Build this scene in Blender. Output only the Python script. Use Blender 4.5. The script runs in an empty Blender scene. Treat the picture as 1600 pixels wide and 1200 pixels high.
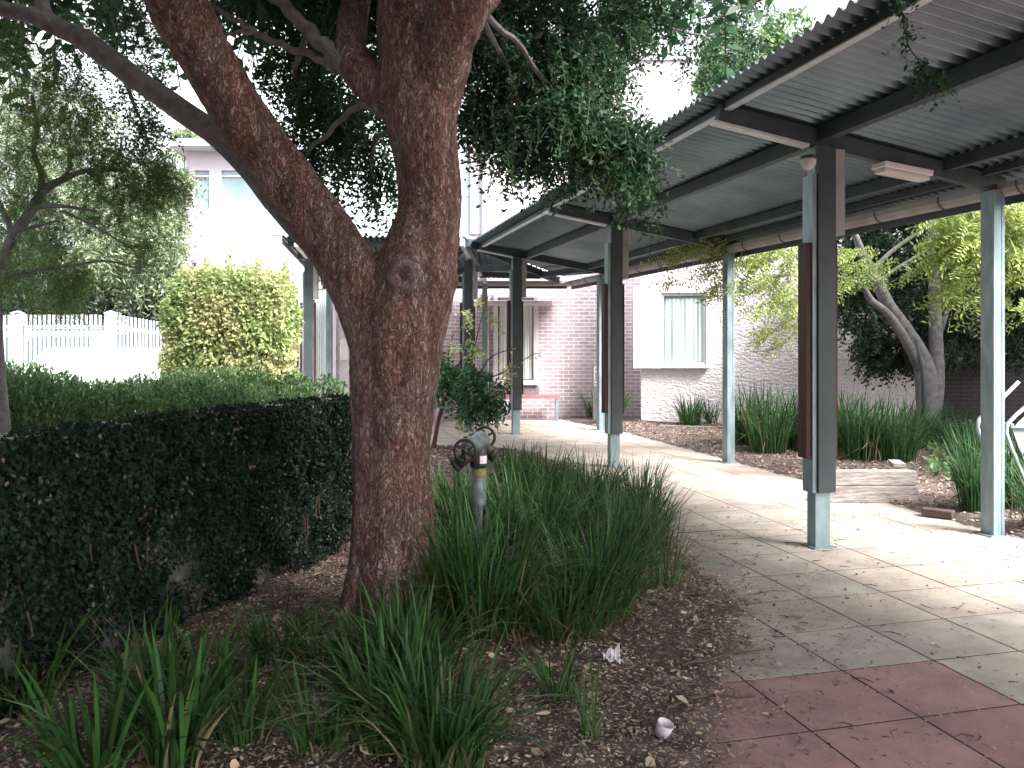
import bpy, math, random
import numpy as np
from mathutils import Vector, Matrix
R = math.radians
S = bpy.context.scene
C = S.collection
rng = np.random.default_rng(7)
random.seed(7)

# ------------------------------------------------------------ camera, sky, sun, exposure
F = 1300.0; HZ = 540.0; CH = 1.7
cam = bpy.data.objects.new('camera', bpy.data.cameras.new('camera')); C.objects.link(cam)
cam.location = (0, 0, CH); cam.rotation_euler = (R(90), 0, 0)
cam.data.sensor_width = 36; cam.data.lens = 36*F/1600; cam.data.shift_y = -(600-HZ)/1600
cam.data.clip_start = .05; cam.data.clip_end = 900
S.camera = cam
SUN_EL, SUN_AZ = 45, 130          # azimuth clockwise from +Y (behind the camera and to the right)
W = bpy.data.worlds.new('World'); S.world = W; W.use_nodes = True
wn = W.node_tree.nodes; wl = W.node_tree.links
sky = wn.new('ShaderNodeTexSky'); sky.sky_type = 'NISHITA'; sky.sun_disc = False
sky.sun_elevation = R(SUN_EL); sky.sun_rotation = R(SUN_AZ); sky.dust_density = 4; sky.air_density = 1.2
hs = wn.new('ShaderNodeHueSaturation'); hs.inputs['Saturation'].default_value = .16
wl.new(sky.outputs[0], hs.inputs['Color']); wl.new(hs.outputs[0], wn['Background'].inputs[0])
wn['Background'].inputs[1].default_value = .09
sun = bpy.data.objects.new('sun', bpy.data.lights.new('sun', 'SUN')); C.objects.link(sun)
sun.data.energy = 2.35; sun.data.angle = R(24); sun.data.color = (1, .955, .9)
sd = Vector((math.sin(R(SUN_AZ))*math.cos(R(SUN_EL)), math.cos(R(SUN_AZ))*math.cos(R(SUN_EL)), math.sin(R(SUN_EL))))
sun.rotation_euler = sd.to_track_quat('Z', 'Y').to_euler()
S.view_settings.view_transform = 'Standard'; S.view_settings.look = 'None'
S.view_settings.exposure = 2.68; S.view_settings.gamma = 1
S.cycles.max_bounces = 8; S.cycles.transparent_max_bounces = 8

# ------------------------------------------------------------ helpers
def P(px, py, d): return Vector(((px-800)*d/F, d, CH-(py-HZ)*d/F))
def G(px, py):
    d = F*CH/(py-HZ); return ((px-800)*d/F, d)
UX, UY = -.245, .9695      # along the walkway, away
VX, VY = .9695, .245       # across it, to the right
def UV(u, v, z=0.): return Vector((u*UX+v*VX, u*UY+v*VY, z))

_mats = {}
def mat(name, col, rough=.7, col2=None, scale=8., bump=0., bscale=40., metal=0., trans=0., island=0., spec=.3, stretch=None, detail=4., alpha=None):
    if name in _mats: return _mats[name]
    m = bpy.data.materials.new(name); m.use_nodes = True
    n = m.node_tree.nodes; l = m.node_tree.links
    b = n['Principled BSDF']; out = n['Material Output']
    b.inputs['Roughness'].default_value = rough; b.inputs['Metallic'].default_value = metal
    b.inputs['Specular IOR Level'].default_value = spec
    tc = n.new('ShaderNodeTexCoord'); mp = n.new('ShaderNodeMapping'); l.new(tc.outputs['Object'], mp.inputs[0])
    if stretch: mp.inputs['Scale'].default_value = stretch
    nz = n.new('ShaderNodeTexNoise'); nz.inputs['Scale'].default_value = scale; nz.inputs['Detail'].default_value = detail
    l.new(mp.outputs[0], nz.inputs['Vector'])
    c2 = col2 or tuple(c*.75 for c in col)
    mx = n.new('ShaderNodeMix'); mx.data_type = 'RGBA'
    mx.inputs[6].default_value = (*col, 1); mx.inputs[7].default_value = (*c2, 1)
    rp = n.new('ShaderNodeMapRange'); rp.inputs[1].default_value = .35; rp.inputs[2].default_value = .65
    l.new(nz.outputs[0], rp.inputs[0]); l.new(rp.outputs[0], mx.inputs[0])
    cout = mx.outputs[2]
    if island:
        ge = n.new('ShaderNodeNewGeometry'); hv = n.new('ShaderNodeHueSaturation')
        r1 = n.new('ShaderNodeMapRange'); r1.inputs[3].default_value = 1-island; r1.inputs[4].default_value = 1+island
        l.new(ge.outputs['Random Per Island'], r1.inputs[0]); l.new(r1.outputs[0], hv.inputs['Value'])
        mm = n.new('ShaderNodeMath'); mm.operation = 'MULTIPLY'; mm.inputs[1].default_value = 7.13
        fr = n.new('ShaderNodeMath'); fr.operation = 'FRACT'; l.new(ge.outputs['Random Per Island'], mm.inputs[0]); l.new(mm.outputs[0], fr.inputs[0])
        r2 = n.new('ShaderNodeMapRange'); r2.inputs[3].default_value = .5-.03*island; r2.inputs[4].default_value = .5+.03*island
        l.new(fr.outputs[0], r2.inputs[0]); l.new(r2.outputs[0], hv.inputs['Hue'])
        l.new(cout, hv.inputs['Color']); cout = hv.outputs[0]
    l.new(cout, b.inputs['Base Color'])
    if bump:
        bn = n.new('ShaderNodeTexNoise'); bn.inputs['Scale'].default_value = bscale; bn.inputs['Detail'].default_value = 6
        l.new(mp.outputs[0], bn.inputs['Vector'])
        bp = n.new('ShaderNodeBump'); bp.inputs['Strength'].default_value = bump; bp.inputs['Distance'].default_value = .02
        l.new(bn.outputs[0], bp.inputs['Height']); l.new(bp.outputs[0], b.inputs['Normal'])
    if trans:
        t = n.new('ShaderNodeBsdfTranslucent'); l.new(cout, t.inputs[0])
        s = n.new('ShaderNodeMixShader'); s.inputs[0].default_value = trans
        l.new(b.outputs[0], s.inputs[1]); l.new(t.outputs[0], s.inputs[2]); l.new(s.outputs[0], out.inputs[0])
    _mats[name] = m
    return m

def brick_mat(name, c1, c2, mortar, bw=.24, bh=.086, ms=.010, tint=(.30,.22,.27)):
    m = bpy.data.materials.new(name); m.use_nodes = True
    n = m.node_tree.nodes; l = m.node_tree.links; b = n['Principled BSDF']
    tc = n.new('ShaderNodeTexCoord'); sp = n.new('ShaderNodeSeparateXYZ'); cb = n.new('ShaderNodeCombineXYZ')
    l.new(tc.outputs['Object'], sp.inputs[0])
    ad = n.new('ShaderNodeMath'); ad.operation = 'ADD'; l.new(sp.outputs[0], ad.inputs[0]); l.new(sp.outputs[1], ad.inputs[1])
    l.new(ad.outputs[0], cb.inputs[0]); l.new(sp.outputs[2], cb.inputs[1])
    br = n.new('ShaderNodeTexBrick'); l.new(cb.outputs[0], br.inputs['Vector'])
    br.inputs['Scale'].default_value = 1; br.inputs['Brick Width'].default_value = bw; br.inputs['Row Height'].default_value = bh
    br.inputs['Mortar Size'].default_value = ms; br.inputs['Mortar Smooth'].default_value = .2
    br.inputs['Color1'].default_value = (*c1, 1); br.inputs['Color2'].default_value = (*c2, 1); br.inputs['Mortar'].default_value = (*mortar, 1)
    nz = n.new('ShaderNodeTexNoise'); nz.inputs['Scale'].default_value = 1.3; l.new(cb.outputs[0], nz.inputs['Vector'])
    mx = n.new('ShaderNodeMix'); mx.data_type = 'RGBA'; mx.blend_type = 'MIX'
    r = n.new('ShaderNodeMapRange'); r.inputs[1].default_value = .4; r.inputs[2].default_value = .75; r.inputs[4].default_value = .5
    l.new(nz.outputs[0], r.inputs[0]); l.new(r.outputs[0], mx.inputs[0]); l.new(br.outputs[0], mx.inputs[6]); mx.inputs[7].default_value = (*tint, 1)
    l.new(mx.outputs[2], b.inputs['Base Color']); b.inputs['Roughness'].default_value = .9
    bp = n.new('ShaderNodeBump'); bp.invert = True; bp.inputs['Strength'].default_value = .6; bp.inputs['Distance'].default_value = .01
    l.new(br.outputs['Fac'], bp.inputs['Height']); l.new(bp.outputs[0], b.inputs['Normal'])
    return m

_org = {}
def org(o): return _org.get(o.name, Vector((0, 0, 0))) if o else Vector((0, 0, 0))
def tag(o, label=None, cat=None, group=None, kind=None):
    if label: o['label'] = label
    if cat: o['category'] = cat
    if group: o['group'] = group
    if kind: o['kind'] = kind
    return o
def empty(name, loc, label, cat, group=None):
    o = bpy.data.objects.new(name, None); C.objects.link(o); o.location = loc; o.empty_display_size = .2
    _org[o.name] = Vector(loc); return tag(o, label, cat, group)
def link(name, me, m, parent=None, origin=None):
    """me is in world coordinates; shift it to its origin"""
    w = Vector(origin) if origin is not None else org(parent)
    if w.length > 0: me.transform(Matrix.Translation(-w))
    o = bpy.data.objects.new(name, me); C.objects.link(o)
    if m is not None:
        for mm in (m if isinstance(m, (list, tuple)) else [m]): me.materials.append(mm)
    if parent: o.parent = parent; o.location = w - org(parent)
    else: o.location = w
    _org[o.name] = w
    return o

class MB:
    def __init__(s): s.v = []; s.f = []; s.sm = False
    def add(s, vs, fs):
        k = len(s.v); s.v += [tuple(x) for x in vs]; s.f += [tuple(i+k for i in f) for f in fs]; return s
    def box(s, c, size, ax=None, ay=None, az=None):
        c = Vector(c); ax = Vector(ax or (1, 0, 0)).normalized(); ay = Vector(ay or (0, 1, 0)).normalized()
        az = Vector(az) if az is not None else ax.cross(ay)
        hx, hy, hz = size[0]/2, size[1]/2, size[2]/2
        vs = [c+ax*hx*i+ay*hy*j+az*hz*k for k in (-1, 1) for j in (-1, 1) for i in (-1, 1)]
        return s.add(vs, [(0,2,3,1),(4,5,7,6),(0,1,5,4),(2,6,7,3),(0,4,6,2),(1,3,7,5)])
    def b3(s, x0, x1, y0, y1, z0, z1): return s.box(((x0+x1)/2, (y0+y1)/2, (z0+z1)/2), (abs(x1-x0), abs(y1-y0), abs(z1-z0)))
    def beam(s, a, b, w, h, up=(0, 0, 1)):      # box from a to b, a/b at the middle of its section
        a, b = Vector(a), Vector(b); d = (b-a); ax = d.normalized(); ay = Vector(up).cross(ax).normalized(); az = ax.cross(ay)
        return s.box((a+b)/2, (d.length, w, h), ax, ay, az)
    def tube(s, pts, rad, n=10, cap=True):
        pts = [Vector(p) for p in pts]
        if not isinstance(rad, (list, tuple)): rad = [rad]*len(pts)
        k0 = len(s.v); ref = None
        for i, p in enumerate(pts):
            t = (pts[min(i+1, len(pts)-1)]-pts[max(i-1, 0)]).normalized()
            if ref is None: ref = Vector((0, 0, 1)) if abs(t.z) < .9 else Vector((1, 0, 0))
            a = (ref - t*ref.dot(t)).normalized(); ref = a; b = t.cross(a)
            for j in range(n):
                q = 2*math.pi*j/n; s.v.append(tuple(p+(a*math.cos(q)+b*math.sin(q))*rad[i]))
        for i in range(len(pts)-1):
            for j in range(n):
                s.f.append((k0+i*n+j, k0+i*n+(j+1) % n, k0+(i+1)*n+(j+1) % n, k0+(i+1)*n+j))
        if cap:
            s.f.append(tuple(k0+j for j in range(n))[::-1]); s.f.append(tuple(k0+(len(pts)-1)*n+j for j in range(n)))
        return s
    def prism(s, poly, o, ax, ay, depth):      # polygon in plane (ax, ay) at o, extruded symmetrically along ax x ay
        o, ax, ay = Vector(o), Vector(ax).normalized(), Vector(ay).normalized(); az = ax.cross(ay); n = len(poly)
        vs = [o+ax*p[0]+ay*p[1]+az*(depth/2)*k for k in (-1, 1) for p in poly]
        return s.add(vs, [tuple(range(n))[::-1], tuple(range(n, 2*n))]+[(i, (i+1) % n, (i+1) % n+n, i+n) for i in range(n)])
    def build(s, name, m, parent=None, smooth=False, origin=None, bevel=0.):
        me = bpy.data.meshes.new(name); me.from_pydata(s.v, [], s.f); me.update()
        if smooth: me.polygons.foreach_set('use_smooth', [True]*len(me.polygons))
        o = link(name, me, m, parent, origin)
        if bevel:
            b = o.modifiers.new('bevel', 'BEVEL'); b.width = bevel; b.segments = 2; b.limit_method = 'ANGLE'
        return o

def nmesh(name, V, Fq, m, parent=None, smooth=False, origin=None):
    me = bpy.data.meshes.new(name); V = np.asarray(V, dtype=np.float32).reshape(-1, 3); Fq = np.asarray(Fq, dtype=np.int32)
    nf, k = Fq.shape
    me.vertices.add(len(V)); me.vertices.foreach_set('co', V.ravel())
    me.loops.add(nf*k); me.loops.foreach_set('vertex_index', Fq.ravel())
    me.polygons.add(nf); me.polygons.foreach_set('loop_start', np.arange(0, nf*k, k, dtype=np.int32))
    if smooth: me.polygons.foreach_set('use_smooth', np.ones(nf, dtype=bool))
    me.update(calc_edges=True)
    return link(name, me, m, parent, origin)
def nrm(a): return a/np.maximum(np.linalg.norm(a, axis=-1, keepdims=True), 1e-9)
def rdir(n): return nrm(rng.normal(size=(n, 3)))

def leaves(pos, d, L, Wd, nor=None):
    """rhombic leaves from pos along d; returns (N,4,3)"""
    n = len(pos); L = np.broadcast_to(L, (n,))[:, None]; Wd = np.broadcast_to(Wd, (n,))[:, None]
    d = nrm(d); r = rdir(n) if nor is None else nrm(nor + .0*pos)
    s = nrm(np.cross(d, r)); up = np.cross(s, d)
    b = pos; t = pos+d*L; m = pos+d*L*.45
    return np.stack([b, m+s*Wd/2+up*Wd*.18, t, m-s*Wd/2+up*Wd*.18], 1)
def leaves6(name, pos, d, L, Wd, nor, m):
    n = len(pos); L = L[:, None]; Wd = Wd[:, None]; d = nrm(d); s = nrm(np.cross(d, nor)); up = np.cross(s, d); c = (rng.random(n)*.35)[:, None]
    sk = (rng.normal(size=n)*.12)[:, None]
    V = np.stack([pos, pos+d*L*.25+s*Wd*(.42+sk)+up*Wd*c, pos+d*L*.6+s*Wd*.45+up*Wd*c*1.3, pos+d*L+up*Wd*c*.4, pos+d*L*.65-s*Wd*(.35-sk)+up*Wd*c*1.2, pos+d*L*.3-s*Wd*.45+up*Wd*c], 1)
    return nmesh(name, V.reshape(-1, 3), np.arange(n*6).reshape(n, 6), m)
def sprays(anch, dirs, length, nl, ll, lw, droop=.4, jitter=.4, paired=True):
    """curved twigs that carry two ranks of leaves"""
    n = len(anch); dirs = nrm(dirs); ln = (length*(.6+.8*rng.random(n)))[:, None]
    side = nrm(np.cross(dirs, rdir(n)))
    out = []
    g = np.array([0, 0, -1.])
    for i in range(nl):
        t = (i+.5)/nl
        p = anch+dirs*ln*t+g*ln*droop*t*t
        tan = nrm(dirs+2*g*droop*t)
        sg = 1 if i % 2 == 0 else -1
        d = tan*.6+side*sg+rng.normal(size=(n, 3))*jitter
        out.append(leaves(p, d, ll*(.7+.6*rng.random(n)), lw*(.7+.6*rng.random(n)), nor=np.cross(tan, side)+rng.normal(size=(n, 3))*.45))
    L = np.concatenate(out)
    # twig ribbon
    q = []
    for i in range(3):
        t0, t1 = i/3, (i+1)/3
        a = anch+dirs*ln*t0+g*ln*droop*t0*t0; b = anch+dirs*ln*t1+g*ln*droop*t1*t1
        w = side*ll*.05
        q.append(np.stack([a-w, a+w, b+w*.7, b-w*.7], 1))
    return L, np.concatenate(q)
def quads(name, A, m, parent=None, origin=None):
    A = np.concatenate(A) if isinstance(A, list) else A
    n = len(A); return nmesh(name, A.reshape(-1, 3), np.arange(n*4).reshape(n, 4), m, parent, origin=origin)
def ball(c, r, n, shell=0.):
    p = rdir(n); k = rng.random(n)**(1/3); k = shell+(1-shell)*k
    return np.array(c)+p*k[:, None]*np.array(r), p
def clumps(cl, length, nl, ll, lw, droop, down=.5, jitter=.4, dens=1.):
    """cl: (px,py,depth,rx_px,ry_px,n[,rd])"""
    LL, TT = [], []
    for c in cl:
        px, py, d, rx, ry, n = c[:6]; rd = c[6] if len(c) > 6 else max(rx, ry)*d/F
        n = max(3, int(n*dens))
        a, p = ball(P(px, py, d), (rx*d/F, rd, ry*d/F), n)
        dr = p*.8+rng.normal(size=(n, 3))*.5+np.array([0, 0, -down])
        l, t = sprays(a-nrm(dr)*length*.4, dr, length, nl, ll, lw, droop, jitter)
        LL.append(l); TT.append(t)
    return np.concatenate(LL), np.concatenate(TT)

def blades(cx, cy, cz, n, h, w, spread, rad, flop=.6, seg=5, lean=(0, 0)):
    """strap leaves of one clump -> verts, faces"""
    a = rng.random(n)*2*math.pi; r = rad*np.sqrt(rng.random(n))
    base = np.stack([cx+r*np.cos(a), cy+r*np.sin(a), np.full(n, cz)], 1)
    az = a+rng.normal(size=n)*.6; out = np.stack([np.cos(az)+lean[0], np.sin(az)+lean[1], np.zeros(n)], 1)
    H = h*(.45+.65*rng.random(n)); sp = spread*(.2+rng.random(n)); fl = flop*rng.random(n)**2*1.3
    V = np.zeros((n, (seg+1)*2, 3))
    side = np.stack([-np.sin(az), np.cos(az), np.zeros(n)], 1)
    tw = rng.normal(size=n)*.5; side = side*np.cos(tw)[:, None]+np.stack([np.cos(az), np.sin(az), np.zeros(n)], 1)*np.sin(tw)[:, None]
    for i in range(seg+1):
        t = i/seg
        p = base+out*(H*sp*t**1.5+H*fl*.8*t**3)[:, None]+np.array([0, 0, 1.])*(H*(t-fl*.65*t**3-.12*sp*t*t))[:, None]
        ww = w*(.55+.9*t)*(1-t**3)**.8 + .0008
        V[:, 2*i] = p-side*ww/2; V[:, 2*i+1] = p+side*ww/2
    k = np.arange(n)[:, None, None]*(seg+1)*2
    f = np.array([[2*i, 2*i+1, 2*i+3, 2*i+2] for i in range(seg)])[None]
    return V.reshape(-1, 3), (f+k).reshape(-1, 4)

# ------------------------------------------------------------ materials
M = {}
M['galv'] = mat('galvanised_steel', (.24,.31,.33), .45, (.15,.20,.22), 9, .08, 60, .25, stretch=(1,1,.35), detail=8)
M['grey_paint'] = mat('grey_painted_steel', (.05,.062,.067), .5, (.038,.05,.054), 5)
M['beam'] = mat('beam_steel', (.055,.068,.08), .5, (.04,.05,.06), 6)
M['beam_light'] = mat('bright_beam_steel', (.56,.61,.65), .45, (.46,.51,.55), 10, metal=.1)
M['sheet'] = mat('corrugated_sheet', (.125,.165,.19), .34, (.095,.128,.15), 2.5, metal=.7)
M['gutter'] = mat('gutter_paint', (.30,.29,.29), .5, (.22,.21,.21), 4)
M['board'] = mat('dark_red_board', (.06,.014,.018), .6, (.045,.010,.014), 12)
M['white'] = mat('white_paint', (.68,.63,.68), .6, (.61,.57,.61), 4)
M['white_metal'] = mat('white_metal', (.46,.50,.54), .4, (.38,.42,.46), 3)
M['render'] = mat('painted_render', (.66,.585,.65), .85, (.60,.53,.59), 1.2, .15, 20)
M['black'] = mat('black_rubber', (.02,.02,.022), .7, (.03,.03,.03))
M['iron'] = mat('dark_cast_iron', (.035,.04,.042), .55, (.06,.05,.045), 30, .3, 70, .3)
M['hydrant'] = mat('painted_pipe', (.13,.17,.18), .5, (.06,.07,.075), 18, .2, 60, .2)
M['yellow'] = mat('yellow_sticker', (.30,.19,.04), .5, (.20,.13,.03), 30)
M['timber'] = mat('weathered_sleeper', (.31,.28,.27), .9, (.16,.14,.135), 6, .6, 20, stretch=(1,1,8))
M['timber_dark'] = mat('dark_sleeper', (.07,.045,.045), .9, (.11,.08,.075), 8, .5, 20)
M['bench'] = mat('red_bench_slats', (.40,.16,.17), .6, (.32,.12,.13), 10)
M['curtain'] = mat('curtain', (.78,.76,.78), .9, (.5,.55,.56), 1.0, stretch=(6,1,.3))
M['glass_dark'] = mat('dark_glass', (.04,.06,.06), .08, (.06,.08,.08), 2, spec=.8)
M['glass_blue'] = mat('reflecting_glass', (.17,.27,.31), .15, (.28,.38,.42), .8, spec=.8)
M['glass_sky'] = mat('painted_sky_glass', (.55,.6,.64), .1, (.65,.7,.72), 1, spec=.8)  # pale base colour imitates sky glare on the car glass
M['panel_cyan'] = mat('pale_panel', (.48,.57,.59), .5, (.54,.60,.63), .5)
M['brick'] = brick_mat('mauve_brick', (.36,.275,.32), (.47,.385,.435), (.78,.74,.77), ms=.009, tint=(.44,.37,.42))
M['brick_dark'] = brick_mat('dark_brick', (.02,.014,.018), (.032,.024,.028), (.05,.045,.05), tint=(.025,.018,.022))  # dark red-black bricks with dark mortar
M['block'] = brick_mat('grey_block', (.13,.12,.12), (.17,.16,.16), (.08,.075,.075), .4, .2, .01, tint=(.12,.11,.11))
M['cane'] = mat('bark_twig', (.11,.075,.06), .9, (.07,.045,.04), 30)
M['twig'] = mat('green_twig', (.07,.085,.045), .8, (.05,.06,.03), 20)
def leafmat(name, c, c2, isl=.35, tr=.25, rough=.5, scale=3., spec=.25): return mat(name, c, rough, c2, scale, trans=tr, island=isl, spec=spec)
M['leaf_dark'] = leafmat('dark_tree_leaf', (.048,.115,.048), (.022,.062,.036), .55, .4, .45)
M['leaf_mid'] = leafmat('mid_tree_leaf', (.10,.19,.09), (.06,.12,.07), .5, .45)
M['leaf_pale'] = leafmat('pale_feathery_leaf', (.22,.35,.11), (.13,.22,.085), .45, .5)
M['leaf_willow'] = leafmat('grey_green_leaf', (.34,.42,.26), (.16,.22,.13), .5, .4)
M['leaf_deep'] = leafmat('deep_green_leaf', (.030,.055,.030), (.018,.034,.022), .5, .2)
M['leaf_yellow'] = leafmat('yellow_green_leaf', (.62,.60,.34), (.34,.46,.18), .3, .3, scale=1.3)
M['leaf_robinia'] = leafmat('golden_leaflet', (.36,.42,.12), (.22,.31,.09), .35, .4)
M['leaf_hedge'] = leafmat('hedge_leaf', (.15,.25,.10), (.08,.15,.06), .5, .2, .4)
M['leaf_ivy'] = leafmat('creeper_leaf', (.012,.032,.018), (.006,.017,.011), .6, .15, .6)
M['leaf_shrub'] = leafmat('shrub_leaf', (.085,.18,.085), (.05,.115,.06), .5, .25, .35)
M['grass'] = leafmat('strap_leaf', (.06,.14,.036), (.038,.088,.028), .55, .2, .38, 2.)
M['grass_far'] = leafmat('strap_leaf_far', (.05,.12,.04), (.035,.08,.03), .5, .25, .4, 2.)
M['straw'] = leafmat('dry_strap_leaf', (.26,.22,.12), (.17,.14,.08), .4, .15, .7)
M['litter'] = mat('dry_leaf', (.40,.29,.235), .85, (.16,.11,.09), 5, island=.7)
M['litter_tan'] = mat('pale_dry_leaf', (.58,.47,.37), .8, (.36,.25,.19), 5, island=.5)

# bark
def bark_mat():
    m = bpy.data.materials.new('flaking_bark'); m.use_nodes = True
    n = m.node_tree.nodes; l = m.node_tree.links; b = n['Principled BSDF']; b.inputs['Roughness'].default_value = .85
    tc = n.new('ShaderNodeTexCoord'); mp = n.new('ShaderNodeMapping'); mp.inputs['Scale'].default_value = (1, 1, .36); l.new(tc.outputs['Object'], mp.inputs[0])
    nz = n.new('ShaderNodeTexNoise'); nz.inputs['Scale'].default_value = 22; nz.inputs['Detail'].default_value = 6; l.new(mp.outputs[0], nz.inputs['Vector'])
    wa = n.new('ShaderNodeMix'); wa.data_type = 'RGBA'; wa.inputs[0].default_value = .09; l.new(mp.outputs[0], wa.inputs[6]); l.new(nz.outputs[1], wa.inputs[7])
    vo = n.new('ShaderNodeTexVoronoi'); vo.feature = 'DISTANCE_TO_EDGE'; vo.inputs['Scale'].default_value = 60; l.new(wa.outputs[2], vo.inputs['Vector'])
    vc = n.new('ShaderNodeTexVoronoi'); vc.inputs['Scale'].default_value = 60; l.new(wa.outputs[2], vc.inputs['Vector'])
    big = n.new('ShaderNodeTexNoise'); big.inputs['Scale'].default_value = 4.5; big.inputs['Detail'].default_value = 6; l.new(mp.outputs[0], big.inputs['Vector'])
    cr = n.new('ShaderNodeValToRGB'); e = cr.color_ramp.elements
    e[0].position = .3; e[0].color = (.21,.095,.078,1); e[1].position = .80; e[1].color = (.46,.365,.345,1)
    x = e.new(.52); x.color = (.32,.175,.15,1)
    ml = n.new('ShaderNodeMath'); ml.operation = 'MULTIPLY_ADD'; ml.inputs[1].default_value = .5; l.new(vc.outputs['Color'], ml.inputs[0])
    sc = n.new('ShaderNodeMath'); sc.operation = 'MULTIPLY'; sc.inputs[1].default_value = .55; l.new(big.outputs[0], sc.inputs[0]); l.new(sc.outputs[0], ml.inputs[2])
    l.new(ml.outputs[0], cr.inputs[0])
    dk = n.new('ShaderNodeMapRange'); dk.inputs[2].default_value = .09; dk.inputs[3].default_value = .45; l.new(vo.outputs['Distance'], dk.inputs[0])
    mu = n.new('ShaderNodeMix'); mu.data_type = 'RGBA'; mu.blend_type = 'MULTIPLY'; mu.inputs[0].default_value = 1
    l.new(cr.outputs[0], mu.inputs[6]); l.new(dk.outputs[0], mu.inputs[7])
    m3 = n.new('ShaderNodeMapping'); m3.inputs['Scale'].default_value = (1, 1, .16); l.new(tc.outputs['Object'], m3.inputs[0])
    st = n.new('ShaderNodeTexNoise'); st.inputs['Scale'].default_value = 11; st.inputs['Detail'].default_value = 7; st.inputs['Roughness'].default_value = .65; l.new(m3.outputs[0], st.inputs['Vector'])
    sr = n.new('ShaderNodeMapRange'); sr.inputs[1].default_value = .35; sr.inputs[2].default_value = .65; sr.inputs[3].default_value = .5; sr.inputs[4].default_value = 1.25; l.new(st.outputs[0], sr.inputs[0])
    mv = n.new('ShaderNodeMix'); mv.data_type = 'RGBA'; mv.blend_type = 'MULTIPLY'; mv.inputs[0].default_value = 1; l.new(mu.outputs[2], mv.inputs[6]); l.new(sr.outputs[0], mv.inputs[7]); mu = mv
    ka = n.new('ShaderNodeAttribute'); ka.attribute_name = 'knot'; km = n.new('ShaderNodeMix'); km.data_type = 'RGBA'; l.new(ka.outputs['Fac'], km.inputs[0]); l.new(mu.outputs[2], km.inputs[6]); km.inputs[7].default_value = (.30,.26,.26,1)
    l.new(km.outputs[2], b.inputs['Base Color'])
    hh = n.new('ShaderNodeMath'); hh.operation = 'MULTIPLY_ADD'; hh.inputs[1].default_value = .6
    mr = n.new('ShaderNodeMapRange'); mr.inputs[2].default_value = .18; l.new(vo.outputs['Distance'], mr.inputs[0])
    l.new(vc.outputs['Color'], hh.inputs[0]); l.new(mr.outputs[0], hh.inputs[2])
    fi = n.new('ShaderNodeTexNoise'); fi.inputs['Scale'].default_value = 90; fi.inputs['Detail'].default_value = 5; l.new(mp.outputs[0], fi.inputs['Vector'])
    ad = n.new('ShaderNodeMath'); ad.operation = 'ADD'; l.new(hh.outputs[0], ad.inputs[0]); l.new(fi.outputs[0], ad.inputs[1])
    bp = n.new('ShaderNodeBump'); bp.inputs['Strength'].default_value = 1; bp.inputs['Distance'].default_value = .02
    l.new(ad.outputs[0], bp.inputs['Height']); l.new(bp.outputs[0], b.inputs['Normal'])
    return m
M['bark'] = bark_mat()
M['bark_grey'] = mat('smooth_grey_bark', (.23,.215,.225), .85, (.15,.135,.14), 14, .5, 60)
M['bark_pale'] = mat('pale_grey_bark', (.17,.16,.165), .85, (.10,.095,.10), 12, .4, 50)

# stucco: rough trowelled render
def stucco_mat():
    m = bpy.data.materials.new('rough_stucco'); m.use_nodes = True
    n = m.node_tree.nodes; l = m.node_tree.links; b = n['Principled BSDF']; b.inputs['Roughness'].default_value = .9
    tc = n.new('ShaderNodeTexCoord'); mp = n.new('ShaderNodeMapping'); mp.inputs['Scale'].default_value = (1, 1, 1.6); l.new(tc.outputs['Object'], mp.inputs[0])
    nz = n.new('ShaderNodeTexNoise'); nz.inputs['Scale'].default_value = 13; nz.inputs['Detail'].default_value = 5; nz.inputs['Distortion'].default_value = .15; l.new(mp.outputs[0], nz.inputs['Vector'])
    r = n.new('ShaderNodeMapRange'); r.inputs[1].default_value = .38; r.inputs[2].default_value = .66; l.new(nz.outputs[0], r.inputs[0])
    bp = n.new('ShaderNodeBump'); bp.inputs['Strength'].default_value = 1; bp.inputs['Distance'].default_value = .02; l.new(r.outputs[0], bp.inputs['Height']); l.new(bp.outputs[0], b.inputs['Normal'])
    n2 = n.new('ShaderNodeTexNoise'); n2.inputs['Scale'].default_value = 1.2; l.new(mp.outputs[0], n2.inputs['Vector'])
    mx = n.new('ShaderNodeMix'); mx.data_type = 'RGBA'; mx.inputs[6].default_value = (.68,.625,.65,1); mx.inputs[7].default_value = (.60,.55,.57,1); l.new(n2.outputs[0], mx.inputs[0])
    l.new(mx.outputs[2], b.inputs['Base Color'])
    return m
M['stucco'] = stucco_mat()

# ------------------------------------------------------------ ground and paving
left_px = [(1085,1290),(1118,1130),(1138,1062),(1168,985),(1150,925),(1092,890),(1052,845),(1000,795),(945,757),(880,724),(820,706),(740,699),(690,698)]
paved = [(-.2,-6.),(.15,-1.),(.45,1.5)]+[G(*p) for p in left_px]+[(-3.5,13.9),(-7.5,14.2),(-7.5,19.6),(.95,19.6),(1.75,17.4)]
q = UV(15.9, 6.12); paved += [(q.x, q.y)]; q = UV(-7, 6.12); paved += [(q.x, q.y)]
PV = np.array(paved)
def inside(X, Y):
    c = np.zeros(X.shape, bool); n = len(PV)
    for i in range(n):
        x1, y1 = PV[i]; x2, y2 = PV[(i+1) % n]
        c ^= ((y1 > Y) != (y2 > Y)) & (X < (x2-x1)*(Y-y1)/(y2-y1+1e-12)+x1)
    return c
def sdist(X, Y):
    d = np.full(X.shape, 1e9); n = len(PV)
    for i in range(n):
        a = PV[i]; b = PV[(i+1) % n]; ab = b-a
        t = np.clip(((X-a[0])*ab[0]+(Y-a[1])*ab[1])/(ab@ab), 0, 1)
        d = np.minimum(d, np.hypot(X-a[0]-t*ab[0], Y-a[1]-t*ab[1]))
    return np.where(inside(X, Y), -d, d)
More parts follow.
